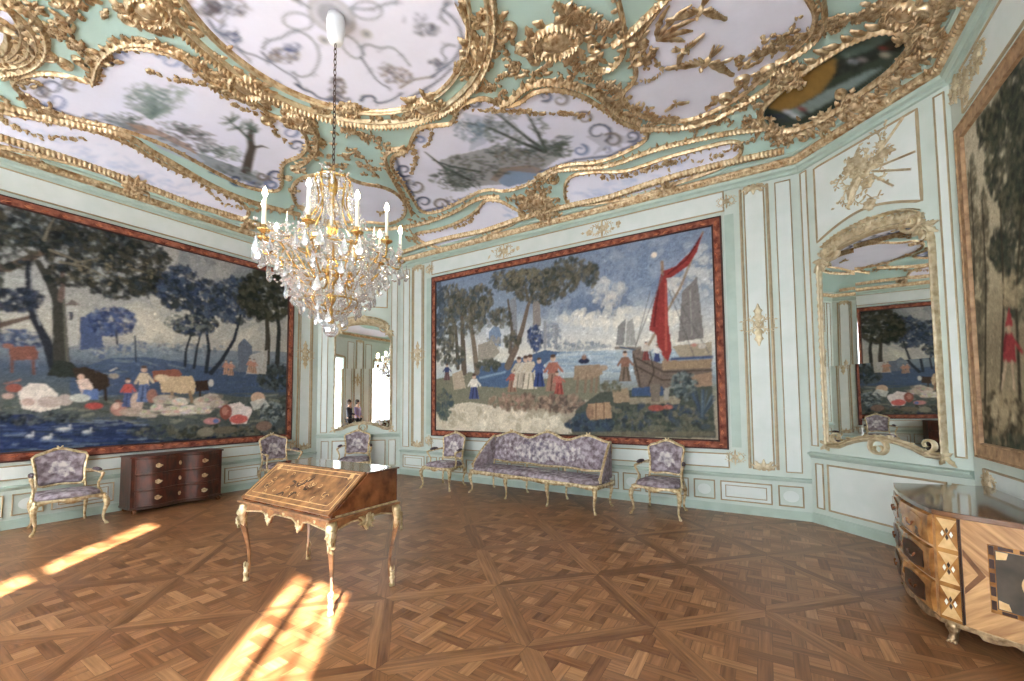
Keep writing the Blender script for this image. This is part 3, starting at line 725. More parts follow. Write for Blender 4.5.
# landscape with dead trees, left
G1, G2, G3, G4 = (104, 122, 118), (134, 150, 146), (72, 84, 78), (160, 172, 170)
CV.poly([(100, 118), (140, 126), (190, 150), (232, 165), (270, 183), (258, 187), (215, 170), (180, 152), (130, 130)], (120, 132, 138), .8)
CV.poly([(126, 122), (150, 126), (190, 145), (200, 158), (170, 146), (134, 132)], (164, 132, 110), .8)
CV.poly([(138, 133), (160, 136), (196, 154), (205, 162), (196, 163), (160, 149)], (178, 188, 204), .95)
for x, y, rx, ry, n, c in ((148, 98, 26, 16, 170, (G1, G2, G4)), (178, 92, 12, 9, 40, (G2, G4)), (130, 118, 20, 6, 40, (G1, G3)), (185, 130, 30, 8, 110, (G3, (84, 80, 90), G1, (120, 104, 104))), (218, 152, 22, 8, 80, (G1, G3, G2)), (232, 150, 12, 6, 30, (G2, G4))):
    for _ in range(n):
        a = math.radians(25)+random.gauss(0, .5); r = random.random(); t = random.random()*2*PI
        px, py = x+rx*r*cos(t), y+ry*r*sin(t)+.35*rx*r*cos(t)*.6; L = random.uniform(2, 6)
        CV.stroke([(px, py), (px+L*cos(a), py+L*sin(a))], random.uniform(.8, 2), random.choice(c), .6)
for k in range(26):
    a = random.uniform(-2.7, -.5); L = random.uniform(14, 34); CV.stroke([(150, 118), (150+cos(a)*L*.6, 118+sin(a)*L*.5), (150+cos(a)*L*1.3, 118+sin(a)*L*.75)], (3, .7), random.choice((G1, G2)), .55)
TR = (78, 70, 64)
CV.stroke([(246, 172), (249, 158), (252, 148), (250, 138), (252, 128)], (6, 3), TR); CV.stroke([(250, 140), (240, 130), (228, 120)], (3, 1), G3); CV.stroke([(252, 148), (262, 146), (268, 148)], (3, 1), TR)
for k in range(60):
    a = random.uniform(-3.6, -.4); x0, y0 = random.choice(((250, 128), (240, 128), (256, 132), (232, 122))); L = random.uniform(5, 13); CV.stroke([(x0, y0), (x0+cos(a)*L, y0+sin(a)*L*.8)], (1.6, .7), random.choice((G1, G3, (96, 104, 92))), .7)
# landscape, middle: leaning trees over a pool
CV.poly([(462, 112), (480, 116), (520, 128), (512, 134), (488, 142), (468, 152), (474, 135)], (112, 136, 158), .35)
CV.poly([(440, 160), (470, 152), (500, 145), (530, 150), (566, 140), (560, 158), (540, 172), (520, 184), (480, 186), (455, 190), (445, 178)], (110, 114, 104), .6)
CV.poly([(498, 176), (510, 170), (532, 168), (540, 174), (530, 182), (508, 187), (500, 184)], (136, 156, 184), 1)
CV.poly([(490, 180), (500, 168), (530, 165), (544, 170), (540, 174), (508, 171), (497, 182)], (150, 128, 108), .7)
for P, wd in (([(463, 122), (490, 128), (520, 142), (545, 152)], (1.5, 5)), ([(492, 110), (510, 124), (530, 140), (545, 150)], (1.5, 5)), ([(525, 110), (535, 128), (545, 148)], (1.5, 4)), ([(425, 152), (445, 168), (470, 180)], (1.2, 4)), ([(433, 160), (450, 166), (480, 172)], (1.2, 3))):
    CV.stroke(P, wd, (66, 72, 66)); 
for x, y, rx, ry, n in ((545, 150, 22, 8, 90), (478, 128, 18, 8, 50), (500, 118, 16, 7, 40), (462, 178, 22, 9, 90), (510, 150, 26, 8, 110), (450, 170, 14, 6, 40), (536, 124, 9, 9, 30), (560, 140, 10, 5, 30)):
    for _ in range(n):
        a = random.choice((.5, -.3, .8))+random.gauss(0, .4); t = random.random()*2*PI; r = random.random()**.5
        px, py = x+rx*r*cos(t), y+ry*r*sin(t); L = random.uniform(2, 7); CV.stroke([(px, py), (px+L*cos(a), py+L*sin(a)*.8)], random.uniform(.7, 1.8), random.choice(((72, 88, 84), (96, 112, 104), (120, 132, 130), (58, 62, 60))), .65)
for x, y, rx, ry, n, c in ((470, 130, 16, 12, 160, [(112, 136, 160), (134, 156, 176), (96, 118, 140), (150, 168, 184)]), (505, 136, 22, 10, 150, [(104, 116, 112), (124, 136, 130), (86, 96, 92)]), (450, 182, 20, 8, 130, [(84, 96, 88), (110, 118, 108), (70, 80, 74)]), (480, 165, 30, 9, 170, [(96, 104, 94), (122, 124, 110), (76, 84, 78)]), (520, 158, 26, 8, 130, [(110, 108, 94), (90, 94, 86), (134, 128, 112)]), (556, 148, 18, 8, 110, [(74, 86, 76), (94, 106, 94)]), (150, 104, 24, 14, 160, [(118, 138, 134), (146, 162, 158), (98, 116, 112)]), (190, 140, 34, 9, 170, [(96, 98, 104), (116, 108, 110), (84, 92, 90)]), (240, 172, 24, 6, 100, [(92, 104, 106), (114, 126, 126)]), (120, 124, 24, 6, 80, [(130, 134, 140), (108, 116, 120)])): CV.foliage(x, y, rx, ry, n, c, 2.0, .6, .2)
# blue and sepia painted scrollwork
def pscroll(x, y, r, a0, sg, col, wd=1.6, turns=1.1):
    P = []
    for i in range(15):
        t = i/14; a = a0+sg*2*PI*turns*t; k = r*(1-.7*t); P.append((x+k*cos(a), y+k*.75*sin(a)))
    CV.stroke(P, (wd*1.4, wd*.7), col, .95); CV.stroke([(q[0]+1.5, q[1]+1) for q in P[:9]], (wd*2.4, wd), col, .3)
NV, SP, BL = (62, 74, 108), (128, 120, 118), (120, 138, 182)
for q in ((52, 88, 13, 2, 1, NV), (56, 101, 12, 3, -1, BL), (70, 84, 8, 1, 1, SP), (40, 92, 10, 4, 1, SP), (108, 62, 9, 2, 1, NV), (118, 56, 8, 0, -1, BL), (170, 60, 14, 3.5, 1, BL), (190, 68, 9, 1, -1, NV), (290, 132, 10, 4, 1, BL), (296, 146, 9, 1, -1, NV), (276, 176, 9, 2, 1, NV), (272, 184, 7, 4, -1, BL), (262, 176, 6, 0, 1, SP), (236, 180, 7, 1, 1, NV),
          (584, 118, 10, 3, 1, SP), (598, 132, 14, 1, -1, NV), (612, 140, 10, 4, 1, SP), (632, 136, 8, 2, -1, NV), (580, 150, 8, 5, 1, BL), (404, 170, 9, 1, 1, NV), (416, 186, 11, 4, -1, SP), (424, 202, 9, 2, 1, NV), (440, 204, 8, 0, -1, SP), (420, 140, 6, 3, 1, BL), (474, 104, 8, 3, 1, NV), (545, 96, 7, 2, -1, NV), (560, 100, 8, 5, 1, SP)): pscroll(*q)
CV.poly([(585, 136), (604, 134), (640, 138), (630, 142), (606, 148), (590, 158), (600, 146)], (84, 88, 104), .3)
for P in ([(15, 88), (40, 104), (80, 118), (130, 130)], [(210, 172), (240, 184), (268, 190)], [(420, 212), (450, 206), (470, 196)], [(540, 172), (575, 160), (610, 156), (645, 140)], [(395, 156), (402, 176), (414, 196)]): CV.stroke([tuple(q) for q in P], 2.6, NV, .85); CV.foliage(P[0][0]*.3+P[-1][0]*.7, P[0][1]*.3+P[-1][1]*.7, 10, 4, 30, [NV, SP, BL], 2, .7)
# medallion: rocaille scrolls along the rim, bouquets, centre circle
def mpt(a, r): return (CC0[0]+r*cos(a), CC0[1]+r*sin(a))
for k in range(16):
    a = 2*PI*k/16+random.uniform(-.1, .1)
    if sin(a) > -.35: continue
    for j in range(3):
        ca, cr_ = a+random.uniform(-.16, .16), random.uniform(1.0, 1.22); c = mpt(ca, cr_); r = random.uniform(.06, .15); s0 = random.random()*6; sg = random.choice((1, -1))
        CV.stroke([(c[0]+r*(1-.6*i/12)*cos(s0+sg*5*i/12), c[1]+r*(1-.6*i/12)*sin(s0+sg*5*i/12)) for i in range(13)], (.026, .010), random.choice((NV, SP, SP, (150, 150, 164))), .75, raw=True)
    if k % 2 == 0:
        r1 = .98 if k % 4 else .8
        P = []
        for i in range(22): t = i/21; P.append(mpt(a-.3+.6*t, 1.12-(1.12-r1+.2)*sin(PI*t)*(.8+.2*cos(9*t))))
        CV.stroke(P, .022, (142, 146, 160), .8, raw=True)
        c = mpt(a, .98)
        for _ in range(70):
            CV.blob(c[0]+random.gauss(0, .11), c[1]+random.gauss(0, .07), .022, .014, random.choice((NV, (112, 92, 76), (150, 130, 108), (74, 82, 96), (128, 108, 98))), .8, random.random()*3)
for r_, c_ in ((.22, (178, 178, 184)), (.18, (206, 206, 216)), (.13, (156, 156, 166))): CV.blob(CC0[0], CC0[1], r_, r_, c_, .8)
for k in range(4):
    a = k*PI/2+.4; c = mpt(a, .36)
    for r_ in (.13, ): CV.stroke([(c[0]+r_*1.1*cos(t)*cos(a)-r_*.7*sin(t)*sin(a), c[1]+r_*1.1*cos(t)*sin(a)+r_*.7*sin(t)*cos(a)) for t in [2*PI*i/16 for i in range(17)]], .014, (128, 136, 150), .9, raw=True)
    c = mpt(a+PI/4, .33); CV.blob(*c, .06, .06, (186, 186, 190), .9); CV.blob(*c, .025, .025, (110, 116, 130), .9)
# rocaille scrolls and bouquets traced on the far half of the medallion
GYB = (116, 124, 142)
for P, wd, c in (([(208, 19), (216, 33), (230, 36), (238, 30), (233, 41), (241, 52), (255, 55), (268, 62)], 1.8, NV), ([(212, 24), (222, 38), (236, 48), (250, 60)], 1.2, GYB), ([(263, 49), (266, 41), (282, 38), (293, 30), (307, 34), (318, 46), (320, 60), (313, 74), (301, 78), (292, 72)], 1.5, GYB), ([(262, 52), (270, 62), (282, 70), (296, 78), (302, 88)], 1.6, NV),
    ([(296, 84), (304, 90), (312, 92), (318, 98), (335, 101), (348, 104)], 2.2, NV), ([(364, 55), (361, 46), (369, 44), (380, 49), (391, 46), (402, 55), (410, 66)], 1.5, GYB), ([(361, 57), (370, 71), (378, 82), (389, 88)], 1.6, NV), ([(361, 101), (364, 96), (375, 96), (375, 104), (391, 101), (402, 93)], 2, NV), ([(400, 88), (412, 80), (424, 78), (432, 77)], 1.6, (124, 112, 100)),
    ([(432, 77), (446, 66), (457, 57), (463, 41), (460, 27), (452, 16), (443, 11), (446, 2)], 1.8, NV), ([(436, 70), (448, 60), (440, 52), (446, 44), (456, 46)], 1.4, GYB), ([(448, 24), (440, 18), (442, 8), (450, 4)], 1.4, GYB), ([(350, 8), (372, 10), (384, 4), (398, 2)], 1.4, GYB), ([(310, 8), (300, 2), (290, -6)], 1.2, GYB), ([(276, 80), (288, 90), (300, 96)], 1.6, (120, 130, 160)), ([(410, 98), (424, 90), (440, 80), (452, 68)], 1.8, NV)):
    Q = smoothp([cpx(*q) for q in P], 2); k_ = CV.scale(*P[0]); CV.stroke([(q.x, q.y) for q in Q], (k_*wd*1.2, k_*wd*.7), c, .95, raw=True)
    for q in P[1::2]:
        CV.foliage(q[0], q[1], 4, 3, 6, [c, (150, 156, 172), (96, 104, 128)], 1.3, .6)
for x, y, rx, ry, n, c in ((212, 8, 12, 7, 120, [(84, 76, 78), (110, 98, 92), (70, 72, 92)]), (238, 8, 12, 8, 70, [(84, 84, 104), (104, 92, 88), (62, 66, 92)]), (284, 56, 15, 8, 120, [(122, 106, 92), (64, 76, 122), (104, 92, 88), (146, 132, 116)]), (292, 48, 10, 5, 50, [(70, 84, 136), (96, 104, 140)]), (337, 88, 8, 11, 120, [(90, 74, 64), (62, 64, 90), (120, 104, 90)]), (338, 99, 13, 3, 40, [NV, (90, 84, 80)]), (397, 76, 15, 8, 120, [(132, 112, 94), (74, 78, 110), (156, 138, 118), (104, 92, 90)]), (427, 30, 13, 6, 90, [(62, 70, 100), (76, 84, 104), (92, 90, 96)]), (435, 63, 6, 4, 40, [(56, 62, 90), (80, 84, 104)]), (415, 20, 12, 8, 20, [(104, 112, 140)]), (384, 68, 8, 6, 30, [(104, 96, 104), (120, 112, 112)])):
    CV.foliage(x, y, rx, ry, n, c, 1.7, .85)
# oval canvas painting in the corner: yellow ground, dark water and small figures
OV = smoothp([cpx(*q) for q in OVAL], 2, True)
CV.poly([(q.x, q.y) for q in OV], (58, 66, 56), raw=True)
CV.poly([(768, 108), (781, 91), (804, 73), (835, 58), (838, 66), (828, 84), (822, 92), (800, 105), (784, 112)], (136, 106, 54), 1, .08)
CV.poly([(838, 52), (868, 36), (900, 32), (905, 44), (890, 52), (850, 62)], (88, 104, 96), .8, .1)
CV.poly([(786, 112), (804, 104), (828, 90), (870, 70), (882, 68), (860, 84), (826, 104), (800, 118)], (128, 144, 142), .9, .1)
CV.poly([(840, 60), (872, 50), (892, 38), (902, 38), (906, 46), (880, 58), (846, 72), (832, 78)], (40, 44, 38), .9, .1)
for x, y, c in ((788, 112, (190, 196, 210)), (795, 116, (200, 204, 214)), (802, 109, (128, 40, 40)), (806, 113, (50, 44, 46)), (780, 116, (52, 60, 80)), (853, 62, (170, 176, 186)), (862, 60, (150, 140, 140)), (885, 55, (176, 168, 150)), (884, 48, (120, 44, 40)), (893, 50, (48, 40, 34)), (770, 116, (40, 44, 56))): CV.ell(x, y, 5, 2.4, c, .9, .4)
CV.foliage(848, 66, 14, 7, 50, [(30, 36, 32), (48, 52, 44), (62, 66, 60)], 2.5); CV.foliage(893, 42, 10, 8, 40, [(44, 34, 26), (30, 34, 30), (60, 48, 36)], 2.5); CV.foliage(778, 118, 12, 5, 30, [(34, 40, 46), (56, 64, 72)], 2)
CV.blur(1); CV.noise(.015, 8)
ceiling = CV.mesh('ceiling', lambda U, V: np.stack([U, V, zceil(U, V)], -1), M['ceil'], keep=lambda U, V: wdist(U, V) > .005)
structure(ceiling)
sl_ = bpy.data.objects['ceiling_slab']; sl_.parent = ceiling; sl_.name = 'upper_slab'; del sl_['kind']

GR = []   # gilded groups -> children of the ceiling
def carve(name, m='gold'):
    mb = MB(); GR.append((mb, name, m)); return mb
def grow(P, k):
    cx = sum(q[0] for q in P)/len(P); cy = sum(q[1] for q in P)/len(P); return [Vector((cx+(q[0]-cx)*k, cy+(q[1]-cy)*k)) for q in P]
fr = carve('gilded_frame_moulding')
def T(P): return [Vector(cpx(*q)) for q in P]
for k, P in PG.items():
    mould(fr, SC, P, .055, .045, True, .1, .05); fringe(fr, SC, grow(P, 1.0), .07, 1, .10, .035, .8, close=True)
# heavy gadrooned bands between the panels
BANDS = [
 ([(-20, 95), (0, 105), (45, 116), (80, 124), (128, 134), (150, 150), (172, 162), (205, 182), (235, 196), (262, 205), (300, 214)], .14),
 ([(92, 82), (96, 62), (112, 44), (140, 40), (170, 47), (200, 62), (215, 78), (240, 92)], .12),
 ([(0, -4), (22, 6), (40, 22), (48, 42), (42, 60), (24, 70), (0, 73)], .12),
 ([(308, 118), (318, 132), (318, 148), (308, 160), (296, 166)], .11),
 ([(388, 168), (384, 158), (388, 150), (398, 147), (408, 149)], .10),
 ([(386, 166), (396, 184), (406, 200), (412, 214)], .11),
 ([(300, 222), (340, 226), (380, 230), (410, 226), (430, 221), (455, 212), (480, 196), (500, 196)], .10),
 ([(500, 104), (514, 98), (524, 86), (545, 80), (575, 84), (600, 94), (616, 112), (640, 122)], .15),
 ([(545, 180), (552, 170), (570, 168), (610, 166), (650, 150), (690, 140), (730, 132), (765, 128)], .10),
 ([(640, 128), (680, 128), (712, 120), (745, 102), (768, 88), (800, 60)], .10),
 ([(458, 0), (468, 22), (478, 44), (474, 66)], .13),
 ([(617, -5), (624, 25), (626, 50), (614, 66), (600, 70), (588, 60)], .09),
 ([(672, -8), (650, 12), (630, 32), (612, 44)], .10),
 ([(822, -5), (826, 20), (820, 36), (800, 52), (775, 62)], .09),
]
for P, wd in BANDS:
    Q = smoothp(T(P), 2); mould(fr, SC, Q, wd*.6, .065, False, .13, .05)
    fringe(fr, SC, Q, wd*.9, random.choice((1, -1)), .12, .05)
# the medallion: cream mouldings each side of a green band, gilded rope outside
cr = carve('medallion_moulding', 'palegold')
circ = lambda r: [mpt(2*PI*k/120, r) for k in range(120)]
for r_, wd in ((1.325, .05), (1.50, .06)): mould(cr, SC, circ(r_), wd, .05, True)
mould(fr, SC, circ(1.56), .07, .08, True, .25, .05)
mould(fr, SC, circ(1.29), .03, .04, True)
# oval painting frame
ovf = carve('gilded_oval_frame')
mould(ovf, SC, grow(OV, 1.04), .07, .06, True, .12, .05)
def grow(P, k):
    cx = sum(q[0] for q in P)/len(P); cy = sum(q[1] for q in P)/len(P); return [Vector((cx+(q[0]-cx)*k, cy+(q[1]-cy)*k)) for q in P]
fringe(ovf, SC, grow(OV, 1.1), .15, 1, .11, .06, close=True); 0
# big rocaille cartouches
for x, y, rx, ry, a in ((556, 41, .34, .26, .3), (537, 203, .26, .22, .6), (246, 86, .26, .24, .2), (298, 118, .2, .18, 0), (425, 107, .24, .2, .4), (785, 75, .26, .14, .8), (856, 105, .2, .14, .7), (150, 8, .32, .2, .2), (478, 52, .16, .2, 0), (350, 108, .14, .12, 0), (60, -12, .2, .16, .4), (930, 40, .18, .12, .9), (905, 12, .2, .14, .9), (780, 134, .16, .1, .7)):
    c = carve('gilded_cartouche'); u, v = cpx(x, y); cartouche(c, SC, u, v, rx, ry, a)
    for k in range(7): acanthus(c, SC, u+random.uniform(-1, 1)*rx*.9, v+random.uniform(-1, 1)*ry*.9, random.random()*2*PI, min(rx, ry)*.9, 3, .7, .06)
# C-scrolls
sc = carve('gilded_scrollwork')
for x, y, dx, dy, L, wd, sg in ((18, 30, -5, 15, .28, .06, 1), (30, 45, -8, 12, .3, .06, -1), (70, 22, 8, 6, .2, .05, 1), (84, 48, 2, 8, .2, .05, -1), (60, 58, 10, 2, .2, .05, 1), (112, 60, 2, 8, .2, .06, 1), (86, 62, -2, 6, .16, .05, 1), (270, 118, 8, 6, .2, .06, 1), (310, 150, 2, 8, .2, .06, -1), (300, 170, -8, 4, .22, .06, 1), (284, 176, 4, 8, .18, .05, -1), (330, 176, 10, 1, .2, .05, 1), (296, 190, 2, 6, .18, .05, 1),
    (500, 20, 6, 8, .25, .06, 1), (512, 34, 8, -4, .22, .06, -1), (600, 46, -4, 8, .2, .05, 1), (596, 56, -6, -2, .2, .05, -1), (588, 18, 8, 0, .22, .06, 1), (612, 100, 8, 6, .22, .07, 1), (545, 178, 2, -6, .2, .07, -1), (556, 176, 6, 4, .22, .07, 1), (552, 216, 4, 6, .2, .06, 1), (520, 210, -6, 4, .2, .06, -1), (480, 20, 6, 4, .22, .05, -1),
    (636, 40, -8, 8, .22, .07, 1), (642, 60, -6, 6, .2, .06, 1), (720, 96, 8, -6, .24, .07, 1), (745, 82, 8, -6, .22, .07, -1), (762, 70, 6, -8, .24, .07, 1), (800, 132, 8, -4, .18, .05, 1), (824, 128, -8, 4, .18, .05, -1), (870, 100, 8, -6, .18, .05, 1), (892, 84, -6, 6, .16, .05, 1), (914, 62, 8, -8, .2, .05, -1), (918, 24, 6, -10, .2, .05, 1), (780, 140, 8, -3, .16, .05, -1), (934, 10, 4, -8, .2, .05, -1), (885, 10, 10, -6, .2, .05, 1), (40, 160, 8, 3, .2, .05, 1), (140, 196, 8, 4, .2, .05, -1)):
    u, v = cpx(x, y); u2, v2 = cpx(x+dx, y+dy); a = math.atan2(v2-v, u2-u); spiral(sc, SC, u, v, a, L, wd, 1.25, sg, .06)
    acanthus(sc, SC, u, v, a+PI, L*.8, 3, .7, .05)
# free acanthus sprays scattered on the green grounds
ac = carve('gilded_acanthus_leaves')
SPR = [(5, -5, 30, 10, 10), (48, 20, 90, 60, 16), (110, 8, 200, 30, 26), (115, 36, 175, 48, 14), (196, 60, 226, 88, 16), (215, 52, 245, 100, 14), (255, 100, 275, 118, 8), (318, 106, 420, 122, 26), (312, 130, 340, 176, 18), (340, 126, 400, 150, 24), (345, 150, 385, 176, 18), (395, 120, 440, 110, 12), (455, 66, 500, 92, 20), (482, 6, 515, 70, 20), (500, 70, 590, 78, 14), (560, 8, 620, 30, 20), (580, 62, 640, 112, 34), (600, 100, 700, 126, 26), (632, 30, 650, 66, 12), (646, 126, 760, 118, 22), (740, 60, 840, 20, 36), (700, 120, 760, 96, 16), (748, 118, 790, 140, 14), (795, 134, 880, 92, 26), (890, 88, 935, 40, 18), (905, 24, 960, -6, 26), (830, 20, 900, 4, 26), (535, 180, 560, 222, 22), (512, 196, 530, 212, 10), (400, 226, 420, 244, 10), (286, 206, 320, 222, 10), (410, 216, 440, 226, 6), (0, 72, 40, 84, 12), (-10, 92, 60, 116, 14)]
for x0, y0, x1, y1, n in SPR:
    for _ in range(int(n*1.7)):
        t = random.random(); u, v = cpx(x0+(x1-x0)*t+random.gauss(0, 5), y0+(y1-y0)*t+random.gauss(0, 3))
        if random.random() < .25: flower(ac, SC, u, v, random.uniform(.03, .06), .03)
        else: acanthus(ac, SC, u, v, random.random()*2*PI, random.uniform(.06, .14), random.choice((1, 2, 3)), .8, .045)
# garlands of flowers
ga = carve('gilded_flower_garland')
for P, r in (([(148, 70), (170, 78), (206, 82), (216, 90)], .055), ([(215, 88), (228, 100), (240, 108), (258, 113)], .05), ([(268, 118), (274, 132), (288, 142)], .05), ([(0, 118), (20, 130), (50, 139), (85, 138)], .05), ([(205, 184), (216, 200), (240, 208), (262, 210)], .045), ([(465, 107), (480, 108), (500, 110), (520, 110), (545, 114), (565, 112), (590, 116)], .06), ([(414, 150), (416, 160), (412, 172)], .05), ([(432, 128), (430, 140), (424, 146)], .04), ([(604, 176), (622, 176), (640, 172), (650, 168), (668, 162), (690, 158)], .055), ([(668, 162), (670, 172), (666, 176)], .05), ([(702, 160), (720, 156), (735, 148)], .05), ([(478, 210), (470, 222), (455, 228)], .045), ([(636, 82), (650, 80), (660, 72), (664, 66)], .035), ([(706, 108), (716, 100), (732, 96), (738, 88)], .05), ([(762, 48), (775, 40), (790, 30), (800, 16)], .045), ([(764, 36), (776, 34), (796, 38)], .04), ([(735, 148), (745, 142), (760, 138)], .04)):
    garland(ga, SC, smoothp(T(P), 2), r, .035, 1.2)
# carved flying birds and a spray of grasses on the large panel
def bird(x, y, ang, L, sgn=1):
    b = carve('gilded_bird'); u, v = cpx(x, y); u2, v2 = cpx(x+cos(ang)*5, y+sin(ang)*5); a = math.atan2(v2-v, u2-u)
    dome(b, SC, u, v, L*.2, L*.1, .05, a, 10, 3); dome(b, SC, u+cos(a)*L*.22, v+sin(a)*L*.22, L*.07, L*.06, .05, a, 8, 2)
    for s_ in (1, -1):
        wa = a+s_*1.25
        for k in range(9):
            q = .1*k*L; leaf(b, SC, u+cos(wa)*q, v+sin(wa)*q, wa+s_*(.75-.07*k), L*(.34-.012*k), L*.085, .045, 0, 1, 5)
        leaf(b, SC, u, v, wa, L*1.0, L*.13, .05, s_*.15, 4, 8)
    for k in (-.3, 0, .3): leaf(b, SC, u-cos(a)*L*.15, v-sin(a)*L*.15, a+PI+k, L*.42, L*.1, .035, 0, 1, 5)
bird(706, 62, 2.2, .42); bird(684, 50, .2, .24); bird(676, 103, 1.2, .15); bird(700, 10, 2.0, .3); bird(381, 212, .3, .16)
gs = carve('gilded_grass_spray')
u, v = cpx(657, 40)
for a, L in ((1.9, .3), (1.5, .35), (1.2, .4), (.9, .45), (.6, .4)):
    uu, vv = cpx(657+cos(a-1.6)*5, 40-5); leaf(gs, SC, u, v, math.atan2(vv-v, uu-u)+a-1.2, L, .06, .04, .8, 4, 10)
for P in ([(2, 62), (16, 50), (22, 38), (18, 22), (8, 12)], [(8, 64), (26, 56), (30, 44), (26, 32)], [(-6, 60), (8, 46), (8, 34), (0, 24)], [(0, 60), (14, 58), (20, 50)]): 
    Q = smoothp(T(P), 2); mould(gs, SC, Q, .07, .05, taper=True); fringe(gs, SC, Q, .1, 1, .1, .04)
# shells and scallops over the cornice
sh = carve('gilded_cornice_shell')
for x, y in ((133, 190), (134, 186), (8, 158), (248, 226), (668, 190), (545, 218), (880, 108), (940, 72)):
    u, v = cpx(x, y); acanthus(sh, SC, u, v, math.atan2(CC0[1]-v, CC0[0]-u), .2, 7, 1.4, .07); dome(sh, SC, u, v, .07, .07, .07)
# scalloped cornice band with carved ribbing
for a, b in (((-8.36+.22, -1.7), (-8.36+.22, 5.4)), ((-7.0, YB-.2), (.3, YB-.2)), ((XR-.2, 5.4), (XR-.2, 0))):
    A, B_ = Vector(a), Vector(b); L = (B_-A).length; n = 40; d = (B_-A)/L; nn = Vector((-d.y, d.x)); sgn = 1 if (CC0[0]-A.x)*nn.x+(CC0[1]-A.y)*nn.y > 0 else -1
    P = [A+d*(L*i/n)+nn*sgn*(.05*abs(sin(PI*i*3/n))) for i in range(n+1)]
    mould(fr, SC, P, .09, .06, False, .3, .05)
for mb, nm, m_ in GR:
    if mb.v: mb.build(nm, M[m_], ceiling, smooth=True, recalc=False)
# ---------------------------------------------------------------- tapestries
def adopt(o, root):
    o.parent = root; o.matrix_parent_inverse = (Matrix.Translation(root.location) @ Matrix.Rotation(root.rotation_euler[2], 4, 'Z')).inverted(); return o
M['border_red'] = mat('red_woven_border', (92, 44, 36), (164, 104, 84), 11, 0.85, bump=0.3, bscale=50, spec=.1, detail=5)
M['border_dk'] = mat('dark_border_edge', (52, 26, 22), (74, 38, 32), 30, 0.7)
M['border_tan'] = mat('carved_wood_border', (132, 98, 68), (186, 150, 112), 14, 0.6, bump=.3)
def tapestry(W, u0, u1, z0, z1, label, paint, bmat, bw=.13, name='tapestry', res=.012):
    c = W((u0+u1)/2, z0, 0); root = thing(name, label, 'tapestry', c)
    cv = Canvas(u0+bw*.8, u1-bw*.8, z0+bw*.8, z1-bw*.8, res, lambda x, y: W.px(x, y, .03)); paint(cv)
    cv.dabs(14000, .024); cv.blur(1); g_ = cv.C.mean(-1, keepdims=True)*np.array([1.04, 1.0, .96]); cv.C = (cv.C*.76+g_*.24)*1.05
    cv.noise(.07, 1); cv.noise(.03, 3)
    O, U, N = W.O, W.U, W.N
    def fn(A, B): return np.stack([O.x+U.x*A+N.x*.03, O.y+U.y*A+N.y*.03, B], -1)
    adopt(cv.mesh('woven_picture', fn, M['tapestry']), root)
    mb = MB(); P = [(u0, z0), (u1, z0), (u1, z1), (u0, z1)]; pr = [(0, 0), (0, .035), (.2, .05), (.8, .045), (1, .032), (1, .01)]; V = []
    for (u, z), (su, sz) in zip(P, [(1, 1), (-1, 1), (-1, -1), (1, -1)]):
        for a, hh in pr: V.append(W(u+su*bw*a, z+sz*bw*a, hh))
    m = len(pr); mb.add(V, [(i*m+j, i*m+j+1, ((i+1) % 4)*m+j+1, ((i+1) % 4)*m+j) for i in range(4) for j in range(m-1)])
    adopt(mb.build('woven_border', bmat), root)
    for k, off in enumerate((.012, bw-.01)):
        mb = MB(); V = []; pr = [(-.012, .035), (-.006, .058), (.006, .058), (.012, .035)]
        for (u, z), (su, sz) in zip(P, [(1, 1), (-1, 1), (-1, -1), (1, -1)]):
            for a, hh in pr: V.append(W(u+su*(off+a), z+sz*(off+a), hh))
        mb.add(V, [(i*4+j, i*4+j+1, ((i+1) % 4)*4+j+1, ((i+1) % 4)*4+j) for i in range(4) for j in range(3)])
        adopt(mb.build('border_edging', M['border_dk'] if bmat is M['border_red'] else M['border_tan']), root)
    # carved leaf pattern running along the border
    mb = MB(); step = .17
    for (a, b) in (((u0, z0), (u1, z0)), ((u1, z0), (u1, z1)), ((u1, z1), (u0, z1)), ((u0, z1), (u0, z0))):
        L = math.hypot(b[0]-a[0], b[1]-a[1]); n = int(L/step); d = ((b[0]-a[0])/L, (b[1]-a[1])/L); nn = (-d[1], d[0])
        for k in range(1, n):
            t = L*k/n; x, z = a[0]+d[0]*t+nn[0]*bw*.5, a[1]+d[1]*t+nn[1]*bw*.5; s_ = 1 if k % 2 else -1
            leaf(mb, lambda p, q, h: W(p, q, .043+h), x, z, math.atan2(d[1], d[0])+s_*.5, .15, .05, .006, -s_*1.2, 2, 5)
    adopt(mb.build('border_leaf_pattern', M['border_pat'] if bmat is M['border_red'] else M['border_tan'], smooth=True), root)
    return root
M['border_pat'] = mat('border_leaf_pattern', (150, 74, 50), (196, 128, 92), 20, .85, spec=.1)

